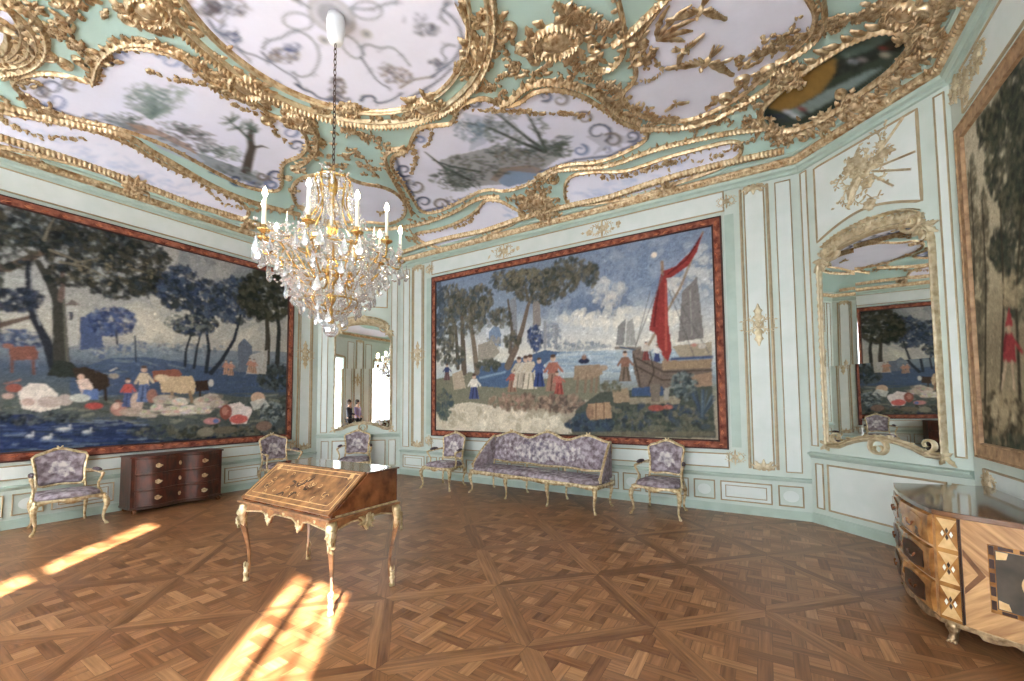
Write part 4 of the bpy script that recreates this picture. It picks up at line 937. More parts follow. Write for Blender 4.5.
def sheep(c, x, y, w_, h_, col):
    c.ell(x, y, w_, h_, col); 
    for _ in range(8): c.ell(x+random.uniform(-w_, w_)*.7, y+random.uniform(-h_, h_)*.6, w_*.3, h_*.3, tuple(int(v*random.uniform(.8, 1.12)) for v in col), .7)
    c.ell(x+w_, y-h_*.3, w_*.28, h_*.4, tuple(int(v*.75) for v in col)); c.ell(x, y+h_*.8, w_*.9, h_*.2, (60, 66, 66), .6)
def fig(c, x, y, h, top, skirt, head=(196, 160, 136), lean=0):
    c.ell(x+lean*.5, y-h*.43, h*.075, h*.08, head); c.ell(x+lean*.5, y-h*.5, h*.08, h*.05, (86, 64, 52))
    c.poly([(x-h*.12+lean*.4, y-h*.34), (x+h*.12+lean*.4, y-h*.34), (x+h*.14, y-h*.02), (x-h*.14, y-h*.02)], top)
    c.poly([(x-h*.11, y-h*.05), (x+h*.11, y-h*.05), (x+h*.2, y+h*.42), (x-h*.2, y+h*.42)], skirt)
    dk = tuple(int(v*.65) for v in skirt); c.stroke([(x-h*.02, y), (x-h*.06, y+h*.4)], h*.04, dk); c.stroke([(x+h*.08, y), (x+h*.12, y+h*.4)], h*.04, dk)
    c.stroke([(x+h*.1+lean*.4, y-h*.28), (x+h*.24, y-h*.1)], h*.07, top); c.stroke([(x-h*.1+lean*.4, y-h*.28), (x-h*.22, y-h*.08)], h*.07, top)
def paint_left(c):
    c.grad([(.9, (30, 46, 66)), (1.15, (28, 46, 84)), (1.35, (50, 66, 76)), (1.75, (78, 88, 90)), (2.1, (64, 82, 104)), (2.35, (110, 122, 132)), (2.6, (168, 162, 148)), (3.2, (150, 150, 146)), (4.2, (120, 126, 130))])
    # clouds and far hills
    c.foliage(205, 320, 90, 20, 160, [(180, 174, 158), (196, 188, 168), (160, 158, 152)], 9, .5); c.foliage(180, 265, 60, 16, 90, [(164, 160, 154), (138, 140, 142)], 9, .5)
    c.poly([(110, 356), (150, 346), (200, 350), (290, 352), (290, 362), (110, 366)], (104, 120, 134), .8); c.foliage(170, 348, 60, 4, 120, [(84, 100, 116), (120, 134, 144), (140, 148, 150)], 3, .7)
    c.poly([(70, 372), (110, 358), (150, 357), (190, 364), (240, 372), (290, 372), (290, 392), (70, 396)], (58, 80, 112), .9)
    for k in range(90):
        x, y = random.uniform(60, 285), random.uniform(358, 400); c.stroke([(x, y), (x+random.uniform(8, 30), y+random.uniform(-2, 4))], random.uniform(1, 3), random.choice([(48, 70, 104), (84, 106, 130), (66, 86, 104), (104, 122, 130), (44, 60, 80)]), .5)
    c.poly([(-60, 395), (60, 400), (140, 398), (290, 396), (290, 436), (-60, 436)], (84, 92, 84), .7)
    for k in range(260):
        x, y = random.uniform(-60, 288), random.uniform(396, 440); c.stroke([(x, y), (x+random.uniform(3, 14), y+random.uniform(-3, 3))], random.uniform(1, 3.4), random.choice([(112, 116, 100), (64, 76, 74), (44, 58, 62), (130, 130, 112), (80, 94, 96), (56, 60, 50)]), .55)
    # water with ripples
    c.poly([(-80, 420), (30, 414), (60, 424), (120, 420), (150, 428), (160, 452), (-80, 475)], (28, 46, 88), .95)
    for k in range(330):
        x, y = random.uniform(-60, 150), random.uniform(418, 458); c.stroke([(x, y), (x+random.uniform(5, 24), y-random.uniform(-1, 1.5))], random.uniform(.8, 2.2), random.choice([(52, 80, 132), (20, 34, 66), (112, 130, 148), (36, 60, 110), (60, 76, 90), (30, 40, 52)]), .6)
    c.foliage(30, 418, 50, 6, 150, [(30, 38, 48), (50, 60, 70), (86, 94, 96), (24, 30, 36)], 3); c.foliage(210, 432, 80, 6, 220, [(50, 56, 44), (88, 84, 66), (36, 46, 48), (104, 104, 88)], 3)
    c.foliage(150, 432, 20, 6, 60, [(36, 50, 76), (60, 70, 70)], 3)
    # far building and blue trees
    c.poly([(66, 305), (78, 304), (78, 345), (64, 348)], (166, 164, 158)); c.poly([(69, 312), (73, 312), (73, 320), (69, 320)], (70, 74, 84)); c.poly([(64, 306), (72, 299), (80, 305)], (110, 100, 96))
    c.poly([(80, 318), (92, 312), (100, 326), (104, 348), (80, 350)], (62, 80, 118))
    c.foliage(112, 322, 22, 14, 220, [(44, 64, 112), (60, 82, 128), (36, 52, 88), (84, 102, 134)], 3.4); c.stroke([(116, 330), (118, 352)], 2, (50, 56, 70))
    c.foliage(18, 340, 26, 10, 120, [(50, 70, 108), (38, 52, 80), (90, 106, 128)], 3.4)
    for x, y in ((100, 352), (122, 350), (140, 346)): c.foliage(x, y, 8, 5, 40, [(70, 90, 124), (140, 144, 140)], 2.5)
    c.stroke([(135, 336), (136, 362)], 1.5, (44, 56, 72))
    # great trees
    c.stroke([(-20, 268), (8, 268), (30, 258), (48, 250), (70, 238)], (12, 5), (98, 80, 66)); c.stroke([(-10, 328), (12, 322), (34, 316)], (8, 4), (92, 76, 66))
    c.stroke([(28, 262), (29, 290), (34, 318), (46, 340), (54, 366)], (5, 10), (38, 42, 52)); c.stroke([(31, 270), (32, 300), (40, 325)], 1.5, (120, 124, 128))
    c.stroke([(38, 262), (50, 282), (58, 300), (60, 330), (62, 372)], (6, 15), (58, 58, 52)); c.stroke([(62, 262), (63, 280), (61, 300)], (3, 6), (104, 84, 76)); c.stroke([(64, 300), (66, 340), (68, 370)], 2.5, (92, 90, 80))
    c.poly([(46, 376), (56, 360), (72, 362), (86, 378)], (44, 50, 46))
    for x, y, rx, ry, n in ((30, 225, 60, 20, 420), (90, 245, 50, 22, 420), (135, 262, 34, 20, 260), (150, 285, 20, 12, 110), (10, 248, 30, 20, 160), (70, 275, 26, 12, 120), (120, 288, 30, 10, 130)):
        c.foliage(x, y, rx, ry, n, [(30, 36, 36), (42, 46, 40), (56, 56, 46), (26, 30, 34), (70, 66, 52), (44, 54, 62)], 4.2)
    c.foliage(110, 270, 46, 14, 60, [(120, 108, 82), (104, 96, 76)], 2.4); c.foliage(18, 300, 24, 12, 200, [(36, 46, 64), (28, 36, 46), (48, 60, 84)], 3.6)
    c.foliage(-60, 300, 60, 80, 700, [(34, 40, 40), (48, 54, 48), (28, 34, 44), (60, 60, 50)], 6)
    for P in ([(50, 250), (80, 262), (100, 258)], [(60, 262), (84, 266), (108, 278)], [(44, 240), (50, 225), (56, 216)]): c.stroke(P, (3, 1), (110, 102, 84))
    # middle trees
    for P, w0 in (([(185, 366), (186, 350), (192, 332), (205, 314)], 3), ([(194, 368), (197, 348), (202, 328)], 3), ([(206, 372), (209, 350), (206, 325), (200, 305)], 4), ([(211, 373), (222, 360), (234, 340), (240, 318), (243, 300)], 4.5)): c.stroke(P, (w0, w0*.5), (40, 48, 58))
    for x, y, rx, ry, n in ((180, 288, 20, 22, 330), (205, 300, 18, 20, 260), (236, 300, 24, 22, 330), (195, 325, 22, 10, 140)):
        c.foliage(x, y, rx, ry, n, [(36, 50, 74), (48, 66, 96), (28, 38, 50), (64, 80, 102), (46, 54, 54)], 3.4)
    c.foliage(190, 322, 26, 8, 60, [(92, 102, 100), (120, 122, 108)], 2.2)
    c.stroke([(266, 372), (268, 340), (266, 300)], (7, 3), (66, 62, 52)); c.stroke([(277, 368), (279, 330), (276, 300)], (5, 3), (50, 52, 50))
    c.foliage(268, 295, 28, 24, 460, [(42, 46, 38), (58, 60, 46), (30, 36, 34), (74, 72, 54)], 3.6); c.foliage(274, 378, 16, 12, 160, [(36, 46, 46), (54, 62, 58), (70, 82, 88)], 3)
    # ruins and distant figures
    c.poly([(238, 345), (244, 338), (252, 346), (252, 372), (238, 372)], (90, 102, 118)); c.poly([(250, 355), (268, 350), (266, 374), (246, 374)], (176, 170, 160), .8)
    for x, y in ((226, 368), (231, 369), (250, 366), (254, 367)): fig(c, x, y, 15, (176, 120, 96), (170, 130, 104))
    # animals and people
    c.poly([(9, 347), (34, 346), (38, 352), (37, 360), (10, 360)], (124, 74, 60)); c.stroke([(12, 358), (12, 372)], 2.4, (110, 66, 54)); c.stroke([(33, 358), (34, 374)], 2.4, (110, 66, 54)); c.ell(8, 346, 5, 3.4, (136, 86, 70))
    c.poly([(18, 392), (30, 383), (46, 384), (58, 394), (60, 408), (40, 412), (22, 408)], (204, 192, 180)); c.ell(50, 402, 11, 7, (172, 152, 142)); c.ell(28, 402, 6, 5, (170, 120, 104), .6); c.ell(14, 388, 7, 5.5, (142, 70, 56)); c.ell(8, 396, 5, 4, (170, 140, 128)); c.stroke([(4, 384), (20, 380)], 1.6, (150, 100, 84)); c.ell(65, 400, 7, 7, (176, 158, 148), .9)
    c.poly([(72, 368), (86, 367), (108, 375), (110, 386), (98, 392), (78, 386)], (58, 46, 38)); c.ell(114, 376, 4.6, 3.2, (150, 138, 120)); c.stroke([(105, 386), (106, 400)], 3, (50, 42, 36)); c.stroke([(110, 371), (117, 368)], 1, (200, 190, 170))
    c.ell(81, 377, 3, 3.6, (200, 160, 136)); c.poly([(76, 380), (88, 379), (94, 389), (82, 394)], (204, 176, 160)); c.poly([(82, 390), (98, 389), (99, 400), (84, 400)], (74, 104, 160)); c.ell(80, 398, 9, 5, (178, 182, 172)); c.ell(94, 406, 8, 4, (176, 58, 50))
    c.ell(119, 409, 7.5, 8, (168, 118, 104)); c.ell(116, 406, 3, 4, (206, 170, 150)); c.ell(118, 401, 3, 1.6, (110, 70, 60))
    fig(c, 128, 394, 30, (190, 70, 56), (70, 90, 140)); c.ell(137, 402, 6, 11, (186, 160, 142)); fig(c, 144, 386, 38, (196, 176, 146), (86, 110, 158)); c.ell(133, 412, 12, 5, (170, 150, 132), .9); c.ell(152, 396, 5, 8, (150, 100, 84))
    c.poly([(152, 371), (178, 369), (182, 374), (178, 382), (154, 382)], (140, 80, 58))
    c.poly([(158, 377), (192, 376), (196, 384), (194, 394), (162, 392)], (192, 164, 124)); c.ell(162, 378, 7, 4, (206, 180, 140)); c.stroke([(172, 392), (172, 402)], 3, (150, 124, 96)); c.stroke([(190, 392), (192, 402)], 3, (140, 110, 80))
    c.poly([(195, 381), (208, 380), (209, 390), (196, 392)], (62, 44, 36)); c.ell(211, 383, 2.6, 4, (190, 186, 176)); c.stroke([(200, 391), (200, 400)], 2, (60, 48, 40))
    for x, y, w_, h_ in ((165, 400, 11, 6), (180, 402, 8, 5), (172, 411, 11, 6), (190, 410, 10, 5.5), (205, 402, 11, 6), (212, 398, 9, 5), (203, 410, 9, 5), (218, 404, 8, 5), (148, 414, 9, 5), (158, 408, 7, 5)): sheep(c, x, y, w_, h_, random.choice([(190, 176, 158), (206, 196, 180), (170, 158, 142)]))
    c.poly([(222, 406), (240, 402), (252, 412), (246, 424), (232, 424)], (206, 192, 186)); c.ell(226, 412, 6, 8, (140, 72, 56)); c.ell(225, 411, 3, 4.5, (176, 110, 90)); c.ell(239, 419, 9, 5, (196, 82, 72)); c.ell(246, 411, 6, 5, (214, 200, 196)); c.ell(212, 421, 8, 3.6, (188, 120, 118)); c.ell(216, 421, 3, 2.6, (84, 104, 160))
    c.ell(258, 398, 7, 6, (196, 160, 130)); c.poly([(250, 402), (264, 398), (270, 406), (254, 410)], (190, 192, 184), .8); c.foliage(272, 412, 12, 10, 120, [(50, 66, 78), (110, 126, 130), (36, 48, 54), (140, 150, 148)], 2.2)
    c.ell(264, 426, 8, 5, (128, 100, 84)); c.ell(206, 432, 8, 5, (130, 124, 104)); c.ell(226, 430, 12, 4, (104, 96, 78))
    for x, y, w_ in ((64, 429, 8), (30, 436, 4), (47, 438, 5), (87, 432, 5)): c.ell(x, y, w_*.9, 2.2, (150, 158, 166)); c.ell(x, y-.6, w_*.6, 1.4, (190, 192, 190)); c.stroke([(x+w_*.6, y), (x+w_*.8, y-4)], 1.6, (170, 172, 174)); c.stroke([(x-w_, y+2.5), (x+w_, y+2.8)], 1.2, (84, 108, 140), .7)
def paint_mid(c):
    c.grad([(.9, (150, 138, 116)), (1.4, (158, 146, 124)), (1.75, (128, 128, 112)), (1.95, (136, 152, 164)), (2.15, (176, 186, 190)), (2.5, (206, 202, 190)), (2.85, (186, 190, 192)), (3.3, (126, 144, 168)), (4.2, (112, 130, 158))])
    SKY = [(104, 124, 156), (128, 146, 172), (150, 162, 178), (92, 112, 144)]
    c.foliage(640, 265, 70, 26, 220, SKY, 8, .45); c.foliage(600, 305, 30, 12, 110, [(100, 118, 146), (84, 104, 136)], 6, .5); c.foliage(560, 300, 30, 16, 60, SKY, 6, .4)
    c.foliage(607, 292, 15, 14, 60, [(196, 192, 182), (210, 202, 188), (166, 172, 178)], 5, .4); c.foliage(630, 318, 70, 8, 140, [(206, 202, 190), (220, 212, 196)], 6, .5); c.foliage(700, 270, 18, 24, 50, [(180, 184, 186), (200, 200, 194)], 6, .5)
    c.ell(654, 255, 3, 3, (226, 206, 180)); c.foliage(672, 285, 10, 8, 40, [(204, 200, 190)], 4, .5)
    # sea and far shore
    c.poly([(545, 352), (712, 348), (712, 372), (545, 372)], (146, 166, 182)); 
    for k in range(70): x, y = random.uniform(545, 700), random.uniform(350, 372); c.stroke([(x, y), (x+random.uniform(6, 24), y)], random.uniform(1, 2), random.choice([(120, 146, 174), (176, 190, 198), (100, 130, 162)]), .6)
    c.foliage(575, 346, 28, 4, 90, [(120, 132, 146), (150, 158, 164), (96, 110, 128)], 2.2); c.stroke([(560, 350), (610, 346)], 3, (150, 156, 160), .7)
    # land left
    c.poly([(432, 380), (470, 372), (520, 380), (600, 376), (600, 398), (432, 420)], (118, 116, 96)); c.poly([(474, 366), (510, 362), (545, 350), (560, 352), (540, 368), (505, 388), (478, 386)], (66, 94, 130)); c.stroke([(480, 378), (505, 372)], 2, (110, 138, 166))
    c.poly([(434, 408), (470, 402), (520, 410), (560, 420), (580, 438), (434, 436)], (196, 184, 160)); c.foliage(500, 420, 60, 10, 160, [(206, 194, 170), (180, 166, 140), (160, 146, 120), (216, 206, 186)], 5, .6)
    # ruins, arch, towers, blue tree
    c.poly([(486, 345), (486, 328), (492, 322), (500, 322), (504, 330), (504, 348)], (190, 196, 204)); c.poly([(489, 346), (489, 332), (494, 326), (499, 327), (501, 334), (501, 346)], (110, 134, 166)); c.foliage(494, 342, 8, 5, 30, [(150, 146, 136), (130, 134, 132)], 2.4)
    c.poly([(510, 300), (516, 296), (518, 350), (510, 352)], (128, 132, 140)); c.poly([(533, 302), (540, 300), (541, 326), (533, 326)], (136, 128, 122)); c.foliage(535, 338, 7, 12, 130, [(48, 70, 116), (66, 88, 134), (38, 54, 88)], 2.4); c.foliage(552, 334, 9, 10, 70, [(128, 138, 154), (104, 118, 140), (150, 152, 156)], 2.6); c.stroke([(545, 322), (545, 348)], 3, (140, 142, 148)); c.stroke([(556, 326), (556, 348)], 3, (132, 138, 148))
    c.poly([(478, 345), (492, 340), (500, 352), (490, 362), (478, 360)], (150, 142, 128))
    # trees
    c.stroke([(482, 284), (474, 300), (470, 320), (474, 345), (477, 372)], (2, 6), (118, 104, 88)); c.stroke([(458, 290), (462, 318), (464, 372)], (2, 6), (96, 84, 72)); c.stroke([(448, 300), (456, 330), (458, 368)], (2, 4), (86, 78, 68))
    c.stroke([(536, 284), (528, 306), (522, 330), (516, 348), (508, 366)], (2, 8), (112, 96, 82)); c.stroke([(508, 300), (512, 330), (510, 352)], (2, 4), (98, 88, 78)); c.stroke([(524, 280), (528, 300)], (1, 3), (100, 90, 74))
    OL = [(78, 78, 66), (96, 92, 76), (60, 64, 58), (110, 104, 86), (70, 82, 88)]
    for x, y, rx, ry, n in ((452, 300, 16, 14, 200), (446, 330, 10, 22, 160), (468, 312, 18, 22, 260), (480, 300, 12, 14, 120), (486, 318, 14, 8, 70), (450, 355, 14, 10, 100), (505, 280, 14, 10, 110), (530, 285, 26, 15, 340), (556, 282, 20, 14, 260), (572, 270, 20, 12, 200), (590, 274, 8, 12, 90), (544, 298, 14, 6, 70), (502, 318, 10, 10, 70), (512, 340, 8, 8, 40)): c.foliage(x, y, rx, ry, n, OL, 2.8)
    c.foliage(438, 310, 6, 30, 80, [(80, 94, 110), (60, 72, 84)], 3); c.foliage(520, 276, 26, 6, 70, [(120, 112, 88)], 2); c.foliage(488, 365, 12, 5, 70, [(66, 70, 60), (88, 90, 76)], 2.6)
    # shrubs, rubble
    c.foliage(444, 405, 8, 14, 120, [(56, 74, 86), (76, 90, 84), (100, 104, 86)], 2.8); c.foliage(520, 402, 30, 7, 160, [(126, 104, 84), (150, 126, 104), (100, 84, 70), (160, 120, 104)], 3); c.foliage(562, 404, 24, 8, 150, [(130, 104, 88), (104, 86, 74), (160, 132, 110), (80, 70, 64)], 3)
    # figures
    fig(c, 447, 373, 17, (52, 64, 110), (110, 80, 84)); fig(c, 474, 388, 26, (206, 200, 188), (60, 76, 130)); c.poly([(452, 374), (462, 370), (466, 388), (454, 390)], (170, 152, 128))
    for x, y, h, t_, s_, l in ((512, 382, 24, (164, 84, 66), (150, 110, 88), 3), (519, 374, 32, (178, 166, 146), (190, 176, 154), 0), (525, 374, 34, (196, 186, 168), (168, 156, 138), 1), (530, 374, 36, (190, 176, 152), (200, 188, 166), 0), (539, 374, 30, (60, 84, 136), (46, 66, 120), 0), (553, 375, 38, (164, 96, 76), (150, 112, 92), 0), (559, 384, 24, (176, 92, 76), (160, 66, 56), -4), (625, 368, 32, (136, 94, 74), (120, 100, 84), 0)): fig(c, x, y, h, t_, s_, lean=l)
    c.poly([(574, 366), (600, 364), (603, 374), (590, 380), (574, 380)], (148, 124, 98)); c.ell(603, 368, 5, 3, (160, 136, 112)); 
    for x in (578, 586, 592, 597): c.stroke([(x, 378), (x-1, 392)], 2.6, (128, 104, 84))
    c.ell(584, 361, 6, 3, (40, 46, 74)); c.ell(584, 357, 2.6, 2.6, (150, 110, 90))
    # ships
    c.poly([(616, 345), (618, 326), (626, 318), (624, 346)], (128, 128, 128)); c.poly([(625, 346), (627, 322), (633, 318), (636, 345)], (150, 148, 144)); c.stroke([(616, 348), (640, 348)], 3, (130, 120, 110)); c.stroke([(620, 347), (646, 352)], 1.6, (60, 80, 110))
    c.poly([(678, 342), (682, 292), (697, 277), (700, 300), (704, 338)], (124, 118, 116)); c.stroke([(690, 290), (692, 335)], 1.2, (150, 146, 140)); c.poly([(672, 346), (712, 342), (712, 356), (680, 358)], (160, 146, 122)); c.stroke([(672, 359), (712, 357)], 3, (56, 78, 120))
    c.poly([(632, 351), (640, 348), (650, 360), (664, 364), (712, 362), (712, 376), (690, 380), (672, 386), (654, 392), (640, 392), (634, 372)], (112, 96, 84)); c.poly([(662, 361), (712, 359), (712, 368), (662, 370)], (150, 124, 94))
    for P in ([(633, 354), (638, 375), (641, 392)], [(636, 358), (664, 372), (712, 370)], [(636, 366), (662, 380), (690, 379)], [(650, 352), (654, 372), (646, 392)]): c.stroke(P, 1.4, (70, 58, 52))
    c.poly([(690, 376), (712, 372), (712, 390), (696, 388)], (150, 118, 92))
    c.stroke([(662, 262), (664, 300), (666, 362)], (3, 5), (146, 118, 92)); c.stroke([(703, 232), (680, 288), (648, 346)], (2, 3), (150, 128, 104))
    c.poly([(703, 232), (697, 252), (688, 266), (672, 277), (664, 279), (663, 271), (676, 266), (690, 252)], (150, 40, 34)); c.stroke([(700, 238), (686, 260), (668, 274)], 2, (110, 26, 26)); 
    c.poly([(661, 274), (667, 279), (668, 320), (672, 350), (668, 362), (658, 350), (656, 334), (649, 330), (653, 306)], (146, 40, 36)); c.stroke([(658, 290), (654, 326)], 2.4, (108, 26, 28)); c.stroke([(666, 284), (666, 350)], 2, (182, 70, 56))
    for P in ([(672, 290), (712, 358)], [(664, 272), (634, 350)], [(668, 288), (694, 356)], [(650, 292), (636, 345)]): c.stroke(P, 1, (96, 92, 92), .8)
    fig(c, 646, 352, 20, (190, 180, 168), (130, 60, 56)); fig(c, 657, 354, 18, (206, 204, 200), (50, 66, 120)); c.ell(694, 345, 3, 2, (180, 120, 104)); c.ell(702, 346, 4, 3, (190, 180, 168))
    # foreground
    c.poly([(600, 392), (712, 386), (716, 438), (570, 436), (576, 410)], (74, 80, 72)); c.poly([(632, 388), (662, 386), (668, 396), (632, 396)], (54, 80, 118)); c.poly([(626, 398), (680, 396), (680, 404), (630, 404)], (140, 130, 108))
    c.foliage(650, 420, 60, 14, 520, [(66, 74, 66), (92, 96, 80), (46, 56, 58), (110, 106, 86), (52, 68, 88)], 3.6); c.foliage(590, 424, 22, 9, 140, [(50, 66, 88), (60, 78, 88), (40, 50, 62)], 3.6); c.foliage(684, 386, 12, 14, 170, [(70, 84, 88), (110, 122, 120), (44, 56, 62)], 2.6)
    for k in range(22): a = random.uniform(-2.5, -.7); c.stroke([(702, 416), (702+cos(a)*18, 416+sin(a)*26)], (2, 1), random.choice([(56, 80, 110), (84, 104, 116), (50, 64, 80)]), .8)
    c.poly([(650, 384), (660, 384), (660, 402), (651, 402)], (116, 104, 92)); c.poly([(664, 388), (669, 388), (669, 400), (664, 400)], (150, 146, 136)); c.ell(656, 408, 8, 3.4, (150, 66, 54)); c.ell(668, 407, 5, 2.4, (166, 90, 72))
    c.poly([(588, 404), (610, 402), (612, 418), (590, 420)], (166, 130, 96)); c.stroke([(596, 403), (596, 420)], 1, (104, 76, 56)); c.stroke([(604, 403), (604, 419)], 1, (104, 76, 56)); c.ell(590, 412, 4, 7, (140, 106, 80)); c.poly([(612, 390), (628, 388), (630, 402), (614, 403)], (150, 126, 98)); c.foliage(612, 386, 10, 5, 60, [(84, 88, 70), (104, 100, 80)], 2.4)
    c.stroke([(570, 434), (712, 434)], 4, (116, 108, 84), .6)
def paint_right(c):
    c.grad([(1.1, (112, 96, 70)), (1.5, (164, 146, 108)), (2.0, (140, 126, 96)), (2.6, (182, 166, 130)), (3.4, (196, 182, 150)), (4.1, (186, 176, 150))])
    DK = [(48, 54, 46), (60, 66, 54), (78, 78, 58), (38, 44, 40), (98, 94, 70)]
    for x, y, rx, ry, n in ((1010, 150, 26, 60, 900), (1018, 230, 16, 60, 500), (1000, 250, 10, 20, 150), (1020, 90, 20, 30, 300), (1040, 160, 30, 110, 900), (990, 130, 14, 20, 130), (1020, 300, 14, 20, 100)): c.foliage(x, y, rx, ry, n, DK, 4)
    for x, y, rx, ry, n in ((972, 230, 6, 70, 260), (984, 250, 5, 60, 220), (976, 340, 8, 40, 180)): c.foliage(x, y, rx, ry, n, [(96, 88, 66), (110, 100, 76), (80, 76, 58)], 3.4, .6)
    for P, w_ in (([(974, 400), (974, 250), (970, 160)], 2.4), ([(985, 410), (986, 280), (982, 200)], 3), ([(1000, 420), (1004, 300), (1000, 200)], 4), ([(1020, 400), (1016, 300), (1022, 200)], 5)): c.stroke(P, (w_, w_*.5), (66, 58, 42))
    c.foliage(995, 420, 30, 24, 300, [(70, 62, 44), (100, 86, 60), (150, 130, 92), (54, 50, 36)], 4); c.foliage(1004, 410, 12, 18, 90, [(170, 150, 110), (186, 166, 126)], 4, .6); c.foliage(1010, 448, 30, 12, 160, DK, 4)
    c.foliage(1012, 290, 12, 16, 60, [(180, 160, 120)], 4, .5)
    c.poly([(1004, 336), (1010, 332), (1015, 338), (1016, 362), (1003, 362)], (158, 34, 40)); c.stroke([(1006, 334), (1004, 350)], 3, (120, 22, 30)); c.ell(1009, 327, 3, 5, (190, 150, 116)); c.poly([(1005, 326), (1009, 306), (1013, 326)], (166, 40, 44))
    c.stroke([(1006, 362), (1002, 388)], 3, (190, 160, 126)); c.stroke([(1012, 362), (1014, 388)], 3, (190, 160, 126)); c.stroke([(1015, 342), (1022, 352)], 3, (158, 34, 40))
tapestry(WL, -.18, 4.98, .855, 4.30, 'wide tapestry of cattle, sheep and herdsmen by water, on the left wall', paint_left, M['border_red'])
tapestry(WB, -6.12, -.495, .885, 4.295, 'tapestry with a red-sailed ship and harbour figures, behind the sofa', paint_mid, M['border_red'])
tapestry(WR, -.5, 5.385, 1.06, 4.085, 'dim brown woodland tapestry with a red-clad figure, at the right edge', paint_right, M['border_tan'], .14)

# ---------------------------------------------------------------- pier mirrors on the canted walls
def arc(u0, u1, zs, zt, n=14):
    """depressed arch from (u0,zs) to (u1,zs) peaking at zt"""
    return [(u0+(u1-u0)*(.5-.5*cos(PI*i/n)), zs+(zt-zs)*sin(PI*i/n)**.75) for i in range(n+1)]
def botcurve(u0, u1, z, r, n=16):
    return [(u1+(u0-u1)*i/n, z+r*(sin(PI*min(1, max(0, (i/n-.12)/.76))) if .12 < i/n < .88 else 0)**.8) for i in range(n+1)]
def pier_mirror(W, u0, u1, z0, zs, zt, label, cross, g, tw=0.0):
    root = thing('pier_mirror', label, 'mirror', W((u0+u1)/2, z0, 0))
    O = arc(u0, u1, zs, zt)+botcurve(u0, u1, z0, .13)
    us, zc = cross; us_ = [u0-.01, us, u1+.01] if us else [u0-.01, u1+.01]; zz = [z0-.02, zc, zt+.01] if zc else [z0-.02, zt+.01]
    for i in range(len(us_)-1):
        for j in range(len(zz)-1):
            P = [tuple(q) for q in O]
            for f_ in (lambda p: p[0]-us_[i], lambda p: us_[i+1]-p[0], lambda p: p[1]-zz[j], lambda p: zz[j+1]-p[1]): P = clip(P, f_)
            if len(P) < 3: continue
            cu = (us_[i]+us_[i+1])/2; cz = (zz[j]+zz[j+1])/2; tu, tz = [(0.0, 0.0), (.004, -.010), (-.006, .012), (.002, -.003)][(i*2+j) % 4]
            mb = MB(); mb.prism(P, lambda a, b, h: W(a, b, h+(a-cu)*(tu+tw)+(b-cz)*tz), .012, .02)
            adopt(mb.build('mirror_pane', M['mirror'], recalc=True), root)
    f_ = MB(); mould(f_, W, [Vector(q) for q in grow(O, 1.02)], .055, .06, True, .12, .09); adopt(f_.build('carved_frame', M[g], smooth=True), root)
    f_ = MB(); mould(f_, W, [Vector(q) for q in O], .02, .05, True); adopt(f_.build('inner_bead', M['line'], smooth=True), root)
    # crest over the arch: fluted band
    c_ = MB(); A = [Vector(q)+Vector((0, .1)) for q in arc(u0, u1, zs, zt)[2:-2]]
    mould(c_, W, A, .12, .045)
    for a, b in zip(A, A[1:]):
        for k in (0, .5):
            q = a.lerp(b, k); t = b-a; leaf(c_, W, q.x-t.normalized().y*-.05*0, q.y-.04, math.atan2(t.y, t.x)+PI/2, .1, .045, .065, 0, 0, 4)
    adopt(c_.build('fluted_crest', M['palegold'], smooth=True), root)
    c_ = MB(); mould(c_, W, [q+Vector((0, .085)) for q in A], .035, .07, mod=.2, mlen=.05)
    for sg, q in ((1, A[-1]), (-1, A[0])):
        spiral(c_, W, q.x, q.y, -PI/2, .3, .06, 1.2, -sg, .07); acanthus(c_, W, q.x, q.y-.05, -PI/2+sg*.4, .2, 4, .6, .07); spiral(c_, W, q.x, q.y, PI/2, .2, .05, 1, sg, .07)
    flower(c_, W, (u0+u1)/2, zt+.13, .09, .08, 7)
    adopt(c_.build('crest_ornament', M[g], smooth=True), root); c_ = MB()
    B = [Vector(q) for q in botcurve(u0, u1, z0, .13)]
    mould(c_, W, [Vector((q.x, q.y+.012)) for q in B], .03, .055)
    for q in B[2:-2:2]: acanthus(c_, W, q.x, q.y, PI/2+random.uniform(-1, 1), .09, 2, .8, .06)
    for sg in (1, -1):
        x = (u0+u1)/2+sg*(u1-u0)*.5; acanthus(c_, W, x, z0, -PI/2+sg*.9, .14, 3, .6, .06); spiral(c_, W, x-sg*.12, z0+.02, 0 if sg > 0 else PI, .2, .04, 1.1, sg, .06)
    spiral(c_, W, (u0+u1)/2, z0+.12, PI, .3, .05, 1, 1, .06); spiral(c_, W, (u0+u1)/2, z0+.12, 0, .3, .05, 1, -1, .06)
    adopt(c_.build('foot_ornament', M[g], smooth=True), root)
    # lower scalloped apron field
    return root
a = WCR.px(824, 262); b = WCR.px(942, 455)
pier_mirror(WCR, .25, 1.42, 1.03, 3.18, 3.46, 'tall arched mirror with four panes reflecting a tapestry, beside the right corner', (.68, 2.0), 'palegold')
a = WCL.px(336, 345)[0]; b = WCL.px(391, 345)[0]
pier_mirror(WCL, a, b, 1.03, 3.0, 3.34, 'arched mirror reflecting bright windows, behind the chandelier in the far corner', (None, 2.35), 'palegold', -.02)
